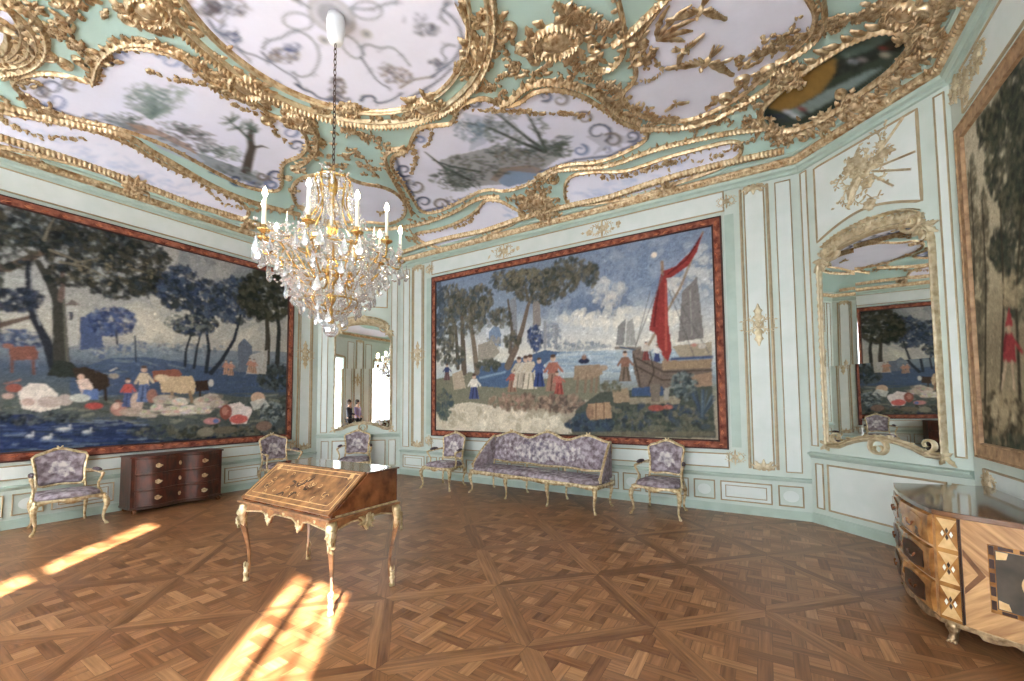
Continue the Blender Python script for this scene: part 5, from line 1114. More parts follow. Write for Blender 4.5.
# ---------------------------------------------------------------- furniture
def upholstery(name, cx, cz, rx, rz, axis='z'):
    """flowered tapestry cover, paler towards the woven bouquet in its centre"""
    m, nt, b = newmat(name); N_ = nt.nodes; L = nt.links
    tc = N_.new('ShaderNodeTexCoord'); mp = N_.new('ShaderNodeMapping'); L.new(tc.outputs['Object'], mp.inputs[0])
    mp.inputs['Location'].default_value = (-cx/rx, 0, -cz/rz) if axis == 'z' else (-cx/rx, -cz/rz, 0)
    mp.inputs['Scale'].default_value = (1/rx, 0, 1/rz) if axis == 'z' else (1/rx, 1/rz, 0)
    ln = N_.new('ShaderNodeVectorMath'); ln.operation = 'LENGTH'; L.new(mp.outputs[0], ln.inputs[0])
    nz = N_.new('ShaderNodeTexNoise'); nz.inputs['Scale'].default_value = 13; nz.inputs['Detail'].default_value = 6; L.new(tc.outputs['Object'], nz.inputs['Vector'])
    n2 = N_.new('ShaderNodeTexNoise'); n2.inputs['Scale'].default_value = 14; n2.inputs['Detail'].default_value = 4; L.new(tc.outputs['Object'], n2.inputs['Vector'])
    ad = N_.new('ShaderNodeMath'); ad.operation = 'MULTIPLY_ADD'; ad.inputs[1].default_value = 1.1; L.new(nz.outputs['Fac'], ad.inputs[0]); L.new(ln.outputs['Value'], ad.inputs[2])
    r1 = N_.new('ShaderNodeValToRGB'); e = r1.color_ramp.elements; e[0].position = .98; e[1].position = 1.45; e[0].color = (0, 0, 0, 1); e[1].color = (1, 1, 1, 1); L.new(ad.outputs[0], r1.inputs[0])
    def ramp(cs, src):
        r = N_.new('ShaderNodeValToRGB'); r.color_ramp.elements[0].position = .35; r.color_ramp.elements[1].position = .66
        r.color_ramp.elements[0].color = (*lin(cs[0]), 1); r.color_ramp.elements[1].color = (*lin(cs[2]), 1); q = r.color_ramp.elements.new(.5); q.color = (*lin(cs[1]), 1); L.new(src.outputs['Fac'], r.inputs[0]); return r
    a = ramp([(112, 104, 118), (168, 160, 164), (210, 203, 198)], n2); c = ramp([(104, 92, 96), (142, 130, 138), (178, 168, 176)], n2)
    mx = N_.new('ShaderNodeMix'); mx.data_type = 'RGBA'; L.new(r1.outputs[0], mx.inputs[0]); L.new(a.outputs[0], mx.inputs[6]); L.new(c.outputs[0], mx.inputs[7]); L.new(mx.outputs[2], b.inputs['Base Color'])
    b.inputs['Roughness'].default_value = .9; b.inputs['Specular IOR Level'].default_value = .1
    return m
M['uph_back'] = upholstery('armchair_back_cover', 0, .75, .26, .28); M['uph_seat'] = upholstery('armchair_seat_cover', 0, -.02, .26, .2, 'y')
M['uph_sofa'] = upholstery('sofa_back_cover', 0, .76, 1.5, .36); M['uph_sofaseat'] = upholstery('sofa_seat_cover', 0, 0, 1.3, .2, 'y')
def pad(mb, P, fn, h0, h1, back=True):
    """cushion: outline P, swelling from h0 to h1 along the surface normal"""
    n = len(P); cx = sum(p[0] for p in P)/n; cy = sum(p[1] for p in P)/n; R = []
    seq = [(1, 0), (1.0, .35), (.97, .62), (.88, .85), (.65, .97), (.3, 1)]
    for k, t in seq: R.append([fn(cx+(p[0]-cx)*k, cy+(p[1]-cy)*k, h0+(h1-h0)*t) for p in P])
    mb.rings(R)
def cab_leg(mb, x, y, z0, ox, oy, s=1.0, w0=.032, w1=.014):
    """cabriole leg from rail height z0 down to the floor; ox,oy point outwards"""
    pts = []; rad = []
    for t, off, r in ((0, 0, w0), (.12, .018, w0*1.15), (.28, .022, w0*.95), (.5, .002, w0*.68), (.72, -.012, w1*1.15), (.88, -.004, w1), (.95, .014, w1*1.15), (1, .022, w1*1.3)):
        pts.append((x+ox*off*s, y+oy*off*s, z0*(1-t)+.014*t)); rad.append(r)
    pts = [Vector(p) for p in pts]; P2 = []; R2 = []
    for i in range(len(pts)-1):
        for k in range(3): P2.append(pts[i].lerp(pts[i+1], k/3)); R2.append(rad[i]+(rad[i+1]-rad[i])*k/3)
    P2.append(pts[-1]); R2.append(rad[-1]); mb.tube(P2, R2, 8)
    mb.lathe([(.001, 0), (w1*1.5, .003), (w1*1.7, .014), (w1*1.1, .028), (.001, .03)], (x+ox*.026*s, y+oy*.026*s, 0), 8)
def rail(mb, P, w_, z1, drop):
    """serpentine seat rail following plan points P; drop(t) gives the depth of the apron"""
    n = len(P)
    for off in (0,):
        R = []
        for i, p in enumerate(P):
            a = Vector(P[max(i-1, 0)]); b = Vector(P[min(i+1, n-1)]); t = (b-a).normalized(); nn = Vector((-t.y, t.x)); d = drop(i/(n-1))
            R.append([(p[0]-nn.x*w_/2, p[1]-nn.y*w_/2, z1), (p[0]+nn.x*w_/2, p[1]+nn.y*w_/2, z1), (p[0]+nn.x*w_*.6, p[1]+nn.y*w_*.6, z1-d*.5), (p[0]+nn.x*w_/2, p[1]+nn.y*w_/2, z1-d), (p[0]-nn.x*w_/2, p[1]-nn.y*w_/2, z1-d)])
        mb.rings(R)
GILT = M['chairgilt']
def make_chair(label, loc, rz):
    t = thing('armchair', label, 'armchair', loc, rz, 'gilt armchairs of the flowered suite')
    wf, wb, yf, yb, zr = .315, .25, -.29, .24, .375
    for sx in (-1, 1):
        mb = MB(); cab_leg(mb, sx*wf, yf, zr-.02, sx*.8, -.8); dome(mb, lambda a, b, h: Vector((a, yf-.02-h, b)), sx*wf, zr-.03, .028, .035, .022, n=8); mb.build('front_leg', GILT, t, smooth=True)
        mb = MB(); cab_leg(mb, sx*wb, yb, zr-.02, sx*.4, .9, 1.3, .026); mb.build('rear_leg', GILT, t, smooth=True)
    mb = MB(); front = [(x/10*wf, yf-.025*cos(x/10*PI)-.005, ) for x in range(-10, 11)]
    rail(mb, front, .035, zr+.03, lambda q: .045+.03*abs(cos(q*2*PI))**3-.012*abs(sin(2*PI*q)))
    for sx in (-1, 1): rail(mb, [(sx*(wf+(wb-wf)*k/8+.015*sin(PI*k/8)), yf+(yb-yf)*k/8) for k in range(9)], .032, zr+.03, lambda q: .055+.02*cos(q*2*PI))
    rail(mb, [(x/4*wb, yb) for x in range(-4, 5)], .03, zr+.03, lambda q: .05)
    for a in (-.6, 0, .6): leaf(mb, lambda p, q, h: Vector((p, yf-.04-h, q)), 0, zr-.03, PI/2+a*1.6, .06, .025, .012, a, 1, 4)
    mb.build('seat_rail', GILT, t, smooth=True)
    S_ = []
    for k in range(36):
        a = 2*PI*k/36; c, s_ = cos(a), sin(a); w_ = (wf if s_ < 0 else wb+.02)
        x = (abs(c)**.45)*(1 if c > 0 else -1)*(wf+.01-(wf-wb)*(s_+1)/2); y = (abs(s_)**.45)*(1 if s_ > 0 else -1)*.27-.025-(.02*cos(x/wf*PI) if s_ < 0 else 0)
        S_.append((x, y))
    mb = MB(); pad(mb, S_, lambda a, b, h: Vector((a, b, zr+.02+h)), 0, .085); mb.build('seat_cushion', M['uph_seat'], t, smooth=True)
    # back
    nb = Vector((0, -1, -.0)).normalized(); tilt = .17
    BF = lambda a, z, h: Vector((a, .245+(z-.45)*tilt+.05*(abs(a)/.26)**2*-1+.0-h, z-h*tilt))
    half = [(0, .53), (.08, .525), (.16, .515), (.215, .52), (.232, .56), (.226, .64), (.232, .74), (.25, .83), (.262, .885), (.255, .915), (.22, .928), (.16, .94), (.10, .968), (.05, .99), (0, .997)]
    O = [Vector(q) for q in half]+[Vector((-q[0], q[1])) for q in half[-2:0:-1]]; O = smoothp(O, 1, True)
    mb = MB(); pr = [(-.5, -.7), (-.5, .3), (-.25, .9), (0, 1), (.25, .9), (.5, .3), (.5, -.7), (0, -1)]
    mould(mb, BF, O, .034, .022, True, prof=pr+[pr[0]])
    for a in (-1.1, -.4, .4, 1.1): leaf(mb, BF, 0, .985, PI/2+a, .06, .03, .03, a*.5, 1, 5)
    for sx in (-1, 1):
        mb.tube([BF(sx*.228, .55, 0), BF(sx*.235, .48, 0), (sx*wb, yb, zr)], [.018, .018, .024], 8)
    mb.build('back_frame', GILT, t, smooth=True)
    mb = MB(); In = grow(O, .945); pad(mb, In, BF, -.006, .035); mb.build('backrest_cushion', M['uph_back'], t, smooth=True)
    mb = MB(); pad(mb, In, lambda a, z, h: BF(a, z, -h), .004, .022); mb.build('backrest_cover', M['piping'], t, smooth=True)
    for sx in (-1, 1):
        mb = MB(); P = [BF(sx*.24, .69, 0), Vector((sx*.285, .12, .685)), Vector((sx*.315, 0, .67)), Vector((sx*.325, -.09, .665)), Vector((sx*.33, -.125, .65)), Vector((sx*.325, -.13, .63)), Vector((sx*.31, -.10, .58)), Vector((sx*.298, -.07, .53)), Vector((sx*.30, -.07, .47)), Vector((sx*.315, -.11, .41)), Vector((sx*.312, -.13, .375))]
        mb.tube(P, [.018, .017, .017, .019, .021, .018, .016, .015, .016, .02, .024], 8); dome(mb, lambda a, b, h: Vector((sx*.325+a, -.135-h, b)), 0, .652, .024, .024, .016, n=8); mb.build('arm', GILT, t, smooth=True)
        mb = MB(); mb.tube([(sx*.285, .13, .695), (sx*.29, .10, .705), (sx*.303, .05, .705), (sx*.315, 0, .70), (sx*.32, -.04, .693), (sx*.322, -.06, .68)], [.008, .021, .026, .026, .021, .008], 10); mb.build('arm_pad', M['dkpad'], t, smooth=True)
    return t
ch = make_chair('gilt armchair right of the sofa, between the sofa and the near mirror', (-1.34, 6.27, 0), -.09)
dup(ch, (-5.24, 6.15, 0), .04, 'gilt armchair left of the sofa, under the ship tapestry\'s left end')
dup(ch, (-7.93, 1.69, 0), PI/2, 'gilt armchair at the far left of the photo, left of the dark commode')
dup(ch, (-7.84, 4.50, 0), PI/2, 'gilt armchair under the right end of the cattle tapestry, just left of the writing desk')
dup(ch, (-7.36, 5.78, 0), .757, 'gilt armchair in front of the far corner mirror, seen over the writing desk')

def make_sofa():
    t = thing('sofa', 'long gilt sofa with pale flowered upholstery and side wings, under the ship tapestry', 'sofa', (-3.27, 6.13, 0), -.13)
    W_, yf, yb, zr = 1.24, -.30, .25, .37
    for i, x in enumerate((-1.2, -.41, .41, 1.2)):
        mb = MB(); cab_leg(mb, x, yf-.01, zr-.02, (-.9 if i == 0 else .9 if i == 3 else 0), -.8); dome(mb, lambda a, b, h: Vector((a, yf-.03-h, b)), x, zr-.03, .03, .035, .022, n=8); mb.build('front_leg', GILT, t, smooth=True)
        mb = MB(); cab_leg(mb, x*.98, yb, zr-.02, (-.4 if i == 0 else .4 if i == 3 else 0), .9, 1.0, .026); mb.build('rear_leg', GILT, t, smooth=True)
    mb = MB(); rail(mb, [(x/30*W_, yf-.012+.012*cos(x/30*PI*6)) for x in range(-30, 31)], .035, zr+.03, lambda q: .05+.025*abs(cos(q*3*PI))**4)
    for sx in (-1, 1): rail(mb, [(sx*W_, yf+(yb-yf)*k/6) for k in range(7)], .035, zr+.03, lambda q: .055)
    rail(mb, [(x/10*W_, yb) for x in range(-10, 11)], .03, zr+.03, lambda q: .05); 
    for x in (-.8, 0, .8):
        for a in (-.6, 0, .6): leaf(mb, lambda p, q, h: Vector((p, yf-.04-h, q)), x, zr-.03, PI/2+a*1.6, .07, .03, .012, a, 1, 4)
    mb.build('seat_rail', GILT, t, smooth=True)
    SP_ = []
    for k in range(72):
        a = 2*PI*k/72; c, s_ = cos(a), sin(a); SP_.append(((abs(c)**.25)*(1 if c > 0 else -1)*(W_+.0), (abs(s_)**.3)*(1 if s_ > 0 else -1)*.275-.035))
    mb = MB(); pad(mb, SP_, lambda a, b, h: Vector((a, b, zr+.02+h)), 0, .085); mb.build('seat_cushion', M['uph_sofaseat'], t, smooth=True)
    BF = lambda a, z, h: Vector((a, .235+(z-.45)*.14-h, z))
    top = lambda x: .985+.055*cos(x/1.17*PI*3)*(.6+.4*cos(x/1.17*PI/2))+.03*cos(x/1.17*PI/2)
    low = [(-1.17+2.34*k/20, .515+.012*cos(k/20*6*PI)) for k in range(21)]; hi = [(1.17-2.34*k/40, top(1.17-2.34*k/40)) for k in range(41)]
    O = [Vector(q) for q in low+hi]
    mb = MB(); pr = [(-.5, -.7), (-.5, .3), (-.25, .9), (0, 1), (.25, .9), (.5, .3), (.5, -.7), (0, -1), (-.5, -.7)]
    mould(mb, BF, O, .036, .024, True, prof=pr)
    for x in (0, -.78, .78):
        for a in (-1.1, -.4, .4, 1.1): leaf(mb, BF, x, top(x)-.01, PI/2+a, .07, .03, .03, a*.5, 1, 5)
    for x in (-1.15, -.39, .39, 1.15): mb.tube([BF(x, .53, 0), BF(x, .45, 0), (x, yb, zr)], .018, 8)
    mb.build('back_frame', GILT, t, smooth=True)
    mb = MB(); n = 48; Z = [0, .06, .2, .5, .8, .94, 1]; G = []
    for r in range(2):
        for q in ((Z, (0, .03, .045, .05, .045, .03, 0)) if r == 0 else (Z[::-1], (0, -.012, -.015, -.015, -.015, -.012, 0)),):
            for zz, hh in zip(*q): G.append([BF(-1.155+2.31*k/n, .525+(top(-1.155+2.31*k/n)-.01-.525)*zz, hh*(1-abs(2*k/n-1)**16)) for k in range(n+1)])
    mb.sheet(G); mb.build('backrest_cushion', M['uph_sofa'], t, smooth=True)
    for sx in (-1, 1):
        def WG(a, z, h): return Vector((sx*(1.17+.08*a+h), .29-.50*a, z))
        tz = lambda a: top(1.17)-.0*a-.46*(a**1.6)*(1.0)-(.03*sin(PI*a))
        outl = [Vector((k/12, .43)) for k in range(13)]+[Vector((1-k/14, max(.47, tz(1-k/14)))) for k in range(15)]
        mb = MB(); pad(mb, outl, WG, 0, .03); pad(mb, outl, lambda a, z, h: WG(a, z, -h), 0, .035); mb.build('side_wing', M['fabric'], t, smooth=True)
        mb = MB(); tp = [WG(1-k/14, max(.47, tz(1-k/14))+.012, 0) for k in range(15)]; mb.tube([WG(1.02, .42, 0)]+tp, .02, 8); dome(mb, lambda a, b, h: Vector((WG(1, 0, 0).x+a, WG(1, 0, 0).y-.02-h, b)), 0, .48, .03, .03, .02, n=8); mb.build('wing_frame', GILT, t, smooth=True)
    return t
make_sofa()

# ---- slant-front writing desk
def make_desk():
    t = thing('writing_desk', 'inlaid walnut slant-top writing desk on gilt-mounted cabriole legs, in mid floor', 'desk', (-3.44, 2.33, 0), 0)
    X, Y0, Y1, zc, zt = .645, -.36, .325, .715, 1.005
    WN = M['walnut']
    for sx in (-1, 1):
        for sy, y in ((-1, -.30), (1, .29)):
            x = sx*.60; mb = MB(); pts = []; rad = []
            for q, off, r in ((0, 0, .036), (.1, .022, .04), (.22, .03, .034), (.4, .012, .024), (.6, -.008, .018), (.8, -.014, .014), (.93, -.006, .014), (1, .004, .016)): pts.append(Vector((x+sx*off, y+sy*off, .70*(1-q)))); rad.append(r)
            P2, R2 = [], []
            for i in range(len(pts)-1):
                for k in range(3): P2.append(pts[i].lerp(pts[i+1], k/3)); R2.append(rad[i]*(1-k/3)+rad[i+1]*k/3)
            P2.append(pts[-1]); R2.append(rad[-1]); mb.tube(P2, R2, 4); lg = mb.build('leg', WN, t, bevel=.004)
            mb = MB(); kn = Vector((x+sx*.012, y+sy*.012, .66))
            mb.tube([kn+Vector((0, 0, .035)), kn+Vector((sx*.012, sy*.012, 0)), kn+Vector((sx*.02, sy*.02, -.07)), kn+Vector((sx*.014, sy*.014, -.14)), kn+Vector((sx*.0, sy*.0, -.2))], [.034, .044, .038, .03, .012], 8)
            for k in range(8): a = random.uniform(-1, 1); leaf(mb, lambda p, q, h: kn+Vector((sx*(.035+h)+p*.5, sy*(.035+h)-p*.5*sx*sy*1.0, q)), random.uniform(-.02, .02), -.02-.02*k, -PI/2+a, .06, .035, .02, a, 1, 4)
            mb.build('knee_mount', M['bronze'], lg, smooth=True)
            mb = MB(); ft = pts[-1]; mb.lathe([(.001, 0), (.024, .002), (.026, .016), (.019, .035), (.022, .06), (.026, .075), (.018, .09), (.022, .12), (.001, .125)], (ft.x, ft.y, 0), 10)
            for k in range(4): a = k*PI/2; leaf(mb, lambda p, q, h: Vector((ft.x+cos(a)*(.016+h)-sin(a)*p, ft.y+sin(a)*(.016+h)+cos(a)*p, q)), 0, .12, PI/2, .05, .02, .01, 0, 0, 3)
            mb.build('foot_mount', M['bronze'], lg, smooth=True)
    # aprons with scalloped lower edge
    def apron(fn, w_, drops, name):
        P = []
        for k in range(61):
            x = -w_+2*w_*k/60; z = .655-.03*max(0, abs(x)/w_-.55)/.45
            for d in drops: z -= .095*math.exp(-((x-d)/.038)**2)
            z += .035*max(0, cos((abs(x)-.42*w_*2*.9)/(w_)*PI))**3*0
            P.append((x, z))
        P += [(w_, .705), (-w_, .705)]; mb = MB(); mb.prism(P, fn, 0, .022); ap = mb.build(name, WN, t)
        mb = MB(); mould(mb, lambda a, b, h: fn(a, b, .022+h), [Vector(q) for q in P[:61]], .014, .008); mb.build('gilt_edging', M['bronze'], ap, smooth=True); return ap
    ap = apron(lambda a, b, h: Vector((a, -.305-h, b)), .575, (-.22, .22), 'front_apron')
    for d in (-.22, .22):
        mb = MB(); fn = lambda a, b, h: Vector((a, -.328-h, b)); acanthus(mb, fn, d, .60, -PI/2, .05, 3, .7, .02); acanthus(mb, fn, d, .60, PI/2, .06, 3, .9, .02); mb.build('lobe_mount', M['bronze'], ap, smooth=True)
    for x in (.42, 0.0):
        mb = MB(); dome(mb, lambda a, b, h: Vector((a, -.328-h, b)), x, .672, .016, .018, .006, n=10); mb.build('keyhole_plate', M['bronze'], ap, smooth=True)
    apron(lambda a, b, h: Vector((a, .295+h, b)), .575, (), 'rear_apron')
    for sx in (-1, 1):
        fn = lambda a, b, h, sx=sx: Vector((sx*(.605+h), a-.005, b)); ap = apron(fn, .27, (0,), 'side_apron')
        mb = MB(); f2 = lambda a, b, h, sx=sx: Vector((sx*(.628+h), a-.005, b))
        for k in range(9): leaf(mb, f2, 0, .635, 2*PI*k/9+.2, .075+.02*(k % 2), .03, .025, random.choice((-.7, .7)), 2, 6)
        dome(mb, f2, 0, .635, .02, .024, .025, n=8); mb.build('side_mount', M['bronze'], ap, smooth=True)
    mb = MB(); mb.box(-.66, -.37, .70, .66, .335, .722); mb.build('writing_board', WN, t, bevel=.006)
    # sloping case
    prof = [(-.335, .722), (-.335, .735), (.0, zt-.005), (.0, zt), (.315, zt), (.315, .722)]
    mb = MB(); mb.prism(prof, lambda a, b, h: Vector((h, a, b)), -.635, .635); mb.build('desk_case', M['walnutdk'], t, bevel=.003)
    mb = MB(); mb.box(-.65, -.005, zt, .65, .33, zt+.014); mb.build('top_board', M['polish'], t, bevel=.004)
    sl = Vector((0, .335, zt-.735)); L = sl.length; sl.normalize(); nn = Vector((0, -sl.z, sl.y))
    LF = lambda a, b, h: Vector((a, -.345, .737))+sl*b+nn*(h+.0)
    lid = MB(); lid.hexa([LF(-.625, 0, 0), LF(.625, 0, 0), LF(.625, L, 0), LF(-.625, L, 0), LF(-.625, 0, .018), LF(.625, 0, .018), LF(.625, L, .018), LF(-.625, L, .018)]); lo = lid.build('slant_lid', WN, t, bevel=.003)
    L2 = lambda a, b, h: LF(a, b, .018+h)
    mb = MB()
    for i_, w_ in ((.03, .008), (.075, .005)):
        mould(mb, L2, [Vector((-.625+i_, i_)), Vector((.625-i_, i_)), Vector((.625-i_, L-i_)), Vector((-.625+i_, L-i_))], w_, .0015, True, prof=[(-.5, 0), (-.5, 1), (.5, 1), (.5, 0)])
    for k in range(26):
        x, z, a = random.uniform(-.5, .5), random.uniform(.1, L-.09), random.random()*6; spiral(mb, L2, x, z, a, random.uniform(.05, .1), .006, .9, random.choice((1, -1)), .0015)
    mb.build('light_inlay', M['inlaylt'], lo)
    for x, z, a, s_ in ((-.02, .2, .4, 1), (-.08, .23, 2.6, .8), (.06, .26, .9, .8), (.02, .14, -2.2, .7), (-.12, .12, 3.4, .8), (.09, .19, -.4, .6)):
        mb = MB(); leaf(mb, L2, x, z, a, .09*s_, .03, .002, .5, 1, 5); leaf(mb, L2, x, z, a+2.2, .05*s_, .024, .002, -.5, 1, 4); mb.build('dark_marquetry_bird', M['inlaydk'], lo)
    for sx in (-1, 1):
        mb = MB(); leaf(mb, L2, sx*.5, L-.09, PI/2-sx*.5, .08, .05, .002, 0, 2); mb.build('corner_marquetry', M['inlaylt'], lo)
    mb = MB(); mb.box(.628, -.3, .722, .642, .318, .734); mb.build('side_bead', M['bronze'], t)
M['polish'] = mat('polished_dark_top', (70, 44, 32), (104, 70, 48), 8, .1, coat=.6, spec=.7)
make_desk()

# ---- red-brown serpentine commode on the left wall
def make_commode():
    t = thing('commode', 'dark red-brown serpentine commode with brass pulls, left wall', 'chest of drawers', (-8.065, 2.93, 0), PI/2)
    W_, D1 = .59, .25
    f = lambda x: -.17-.09*(1-cos(2*PI*2*(x/W_*.5+.5)))*.5
    plan = [(-W_, D1), (-W_, f(-W_))]+[(-W_+2*W_*k/48, f(-W_+2*W_*k/48)) for k in range(1, 48)]+[(W_, f(W_)), (W_, D1)]
    mb = MB(); mb.prism(plan, lambda a, b, h: Vector((a, b, h)), .075, .80); mb.build('carcass', M['mahog'], t, bevel=.004)
    mb = MB(); mb.prism([(a*1.03, (b-.018 if b < 0 else b)) for a, b in plan], lambda a, b, h: Vector((a, b, h)), .80, .825); mb.build('commode_top', M['mahog'], t, bevel=.005)
    mb = MB(); mb.prism([(a*1.015, (b-.012 if b < 0 else b)) for a, b in plan], lambda a, b, h: Vector((a, b, h)), .055, .085); mb.build('plinth', M['inlaydk'], t, bevel=.004)
    for x in (-.54, .54):
        for y in (-.19, .2): mb = MB(); mb.lathe([(.001, 0), (.022, .001), (.032, .02), (.03, .04), (.018, .056), (.001, .058)], (x, y, 0), 12); mb.build('bun_foot', M['walnutdk'], t, smooth=True)
    for r in range(3):
        z0, z1 = .10+r*.235, .10+r*.235+.215; mb = MB(); n = 44; G = []
        P = lambda k, o, z: Vector((-.545+1.09*k/n, f(-.545+1.09*k/n)-o, z))
        R = [[P(k, .0, z0), P(k, .012, z0+.006), P(k, .012, z1-.006), P(k, .0, z1)] for k in range(n+1)]; mb.rings(R); dr = mb.build('drawer', M['mahog'], t)
        mb = MB(); fn = lambda a, b, h: Vector((a, f(a)-.0125-h, b)); mould(mb, fn, [Vector((-.53+1.06*k/40, z0+.018)) for k in range(41)]+[Vector((.53-1.06*k/40, z1-.018)) for k in range(41)], .006, .001, True, prof=[(-.5, 0), (-.5, 1), (.5, 1), (.5, 0)]); mb.build('stringing', M['inlaydk'], dr)
        for x in (-.30, .30):
            zc = (z0+z1)/2; mb = MB(); mb.prism([(x+.045*cos(a)*(1+.25*cos(3*a)), zc+.03*sin(a)*(1+.2*cos(4*a))) for a in [2*PI*k/24 for k in range(24)]], fn, 0, .004)
            mb.tube([fn(x+.032*cos(a), zc+.006+.03*sin(a), .02) for a in [PI+PI*k/10 for k in range(11)]], .0045, 6)
            for s_ in (-1, 1): mb.tube([fn(x+s_*.032, zc+.006, .0), fn(x+s_*.032, zc+.006, .022)], .006, 6)
            mb.build('pull_handle', M['bronze'], dr, smooth=False)
        mb = MB(); mb.prism([(.018*cos(a), (z0+z1)/2+.032*sin(a)) for a in [2*PI*k/16 for k in range(16)]], fn, 0, .005); mb.build('escutcheon', M['bronze'], dr)
make_commode()

# ---- large marquetry commode on the right
def make_big():
    base = (1.27, 4.3, 0); t = thing('marquetry_commode', 'honey-coloured marquetry commode with bowed drawer front and bronze feet, right wall', 'chest of drawers', base)
    C_ = (.93, 3.90); A = (1.02, 3.825); B = (1.555, 3.53); Fa = (.94, 4.92); Bk = (1.555, 5.10)
    def front(s):       # s 0..1 from the near corner to the far one
        return (.93+.01*s-.055*sin(PI*min(1, s*1.0))**.9, 3.90+1.02*s)
    F_ = [front(k/30) for k in range(31)]
    plan = F_+[Bk, B, A]
    body = lambda a, b, h: Vector((a, b, h))
    mb = MB(); mb.prism(plan, body, .13, .815); adopt(mb.build('carcass', M['veneer'], t, bevel=.003), t)
    big = [(a+(-.02 if a < 1.1 else 0), b+(-.02 if b < 3.95 else .015 if b > 4.9 else 0)) for a, b in plan]
    mb = MB(); mb.prism(big, body, .815, .85); adopt(mb.build('commode_top', M['polish'], t, bevel=.005), t)
    mb = MB(); mb.prism([(a-.006 if a < 1.1 else a, b-.006 if b < 3.95 else b) for a, b in plan], body, .115, .145); adopt(mb.build('bronze_base_edge', M['bronze_dk'], t, bevel=.003), t)
    def drawer_fn(s, z, h):
        p0 = front(s); p1 = front(min(1, s+.01)); p2 = front(max(0, s-.01)); d = Vector((p1[0]-p2[0], p1[1]-p2[1], 0)).normalized(); return Vector((p0[0]-d.y*h, p0[1]+d.x*h, z))
    for r in range(3):
        z0, z1 = .155+r*.222, .155+r*.222+.205; n = 24
        def bel(z): return .03*sin(PI*(z-.13)/.69)
        mb = MB(); R = []
        for k in range(n+1):
            s_ = .035+.90*k/n; R.append([drawer_fn(s_, z0, 0), drawer_fn(s_, z0+.01, .022), drawer_fn(s_, (z0+z1)/2, .032), drawer_fn(s_, z1-.01, .022), drawer_fn(s_, z1, 0)])
        mb.rings(R); dr = adopt(mb.build('drawer', M['orangewood'], t, smooth=False), t)
        fn = lambda a, b, h: drawer_fn(a, b, .026+h+.006*(1-abs(2*(b-z0)/(z1-z0)-1)))
        for s0, s1 in ((.1, .42), (.56, .88)):
            mb = MB(); R = [[fn(s0+(s1-s0)*k/10, z0+.045-.02*sin(PI*k/10), .002), fn(s0+(s1-s0)*k/10, z0+.045-.02*sin(PI*k/10), .006), fn(s0+(s1-s0)*k/10, z1-.05+.02*sin(PI*k/10), .006), fn(s0+(s1-s0)*k/10, z1-.05+.02*sin(PI*k/10), .002)] for k in range(11)]; mb.rings(R)
            mb.build('dark_inlay_panel', M['inlaydk' if r < 2 else 'orangewood'], dr)
            mb = MB(); sc_ = (s0+s1)/2; zc = (z0+z1)/2; mb.tube([fn(sc_+.05*cos(a), zc+.03*sin(a), .012) for a in [PI+PI*k/10 for k in range(11)]], .006, 6); 
            for s_ in (-1, 1): mb.tube([fn(sc_+s_*.05, zc, 0), fn(sc_+s_*.05, zc, .014)], .008, 6)
            q = mb.build('drawer_handle', M['walnutdk'], dr)
    # stile with three square inlaid panels on the chamfered corner
    for P0, P1, nm in ((C_, A, 'corner_stile'),):
        WS = Wall((P0[0], P0[1], 0), (P1[0]-P0[0], P1[1]-P0[1], 0), (-(P1[1]-P0[1])*-1, -(P1[0]-P0[0]), 0)); L = math.hypot(P1[0]-P0[0], P1[1]-P0[1])
        WS.N = Vector((P1[1]-P0[1], -(P1[0]-P0[0]), 0)).normalized()
        mb = MB(); mb.prism([(0, .145), (L, .145), (L, .815), (0, .815)], lambda a, b, h: WS(a, b, h), 0, .006); st = adopt(mb.build(nm, M['orangewood'], t), t)
        for k in range(3):
            z0 = .16+k*.22; c = L/2; zc = z0+.1
            for sg in (1, -1):
                mb = MB(); mb.prism([(c, zc), (c+(L/2-.008), zc+sg*.095), (c-(L/2-.008), zc+sg*.095)], lambda a, b, h: WS(a, b, h), .006, .0075); mb.build('veneer_wedge', M['inlaylt'], st)
            for dx, dz, m_ in ((0, .022, 'inlaydk'), (0, -.022, 'inlaydk'), (-.022, 0, 'candle'), (.022, 0, 'candle')):
                mb = MB(); mb.prism([(c+dx-.009, zc+dz), (c+dx, zc+dz-.02), (c+dx+.009, zc+dz), (c+dx, zc+dz+.02)], lambda a, b, h: WS(a, b, h), .006, .0095); o = mb.build('diamond_inlay', M[m_], st)
    # near end: diagonal veneers, framed dark medallion
    WS = Wall((A[0], A[1], 0), (B[0]-A[0], B[1]-A[1], 0), (B[1]-A[1], -(B[0]-A[0]), 0)); L = math.hypot(B[0]-A[0], B[1]-A[1]); fw = lambda a, b, h: WS(a, b, h)
    mb = MB(); mb.prism([(0, .145), (L, .145), (L, .815), (0, .815)], fw, 0, .005); en = adopt(mb.build('end_panel', M['veneer'], t), t)
    def part(P, m_, h0, h1, nm): mb = MB(); mb.prism(P, fw, h0, h1); o = mb.build(nm, M[m_], en); return o
    c = L/2; zc = .485; w_, hh = .185, .205
    part([(.012, .15), (L-.012, .15), (L-.012, zc), (.012, zc)], 'veneer2', .003, .0056, 'lower_veneer')
    R_ = lambda w, h: [(c-w, zc-h), (c+w, zc-h), (c+w, zc+h), (c-w, zc+h)]
    part(R_(w_, hh), 'orangewood', .005, .007, 'medallion_border'); 
    for k in range(5):
        for sg in (-1, 1):
            z = zc-hh+.02+k*.082; part([(c+sg*(w_-.004), z), (c+sg*(w_-.026), z), (c+sg*(w_-.026), z+.055), (c+sg*(w_-.004), z+.055)], 'inlaydk', .007, .0085, 'border_block')
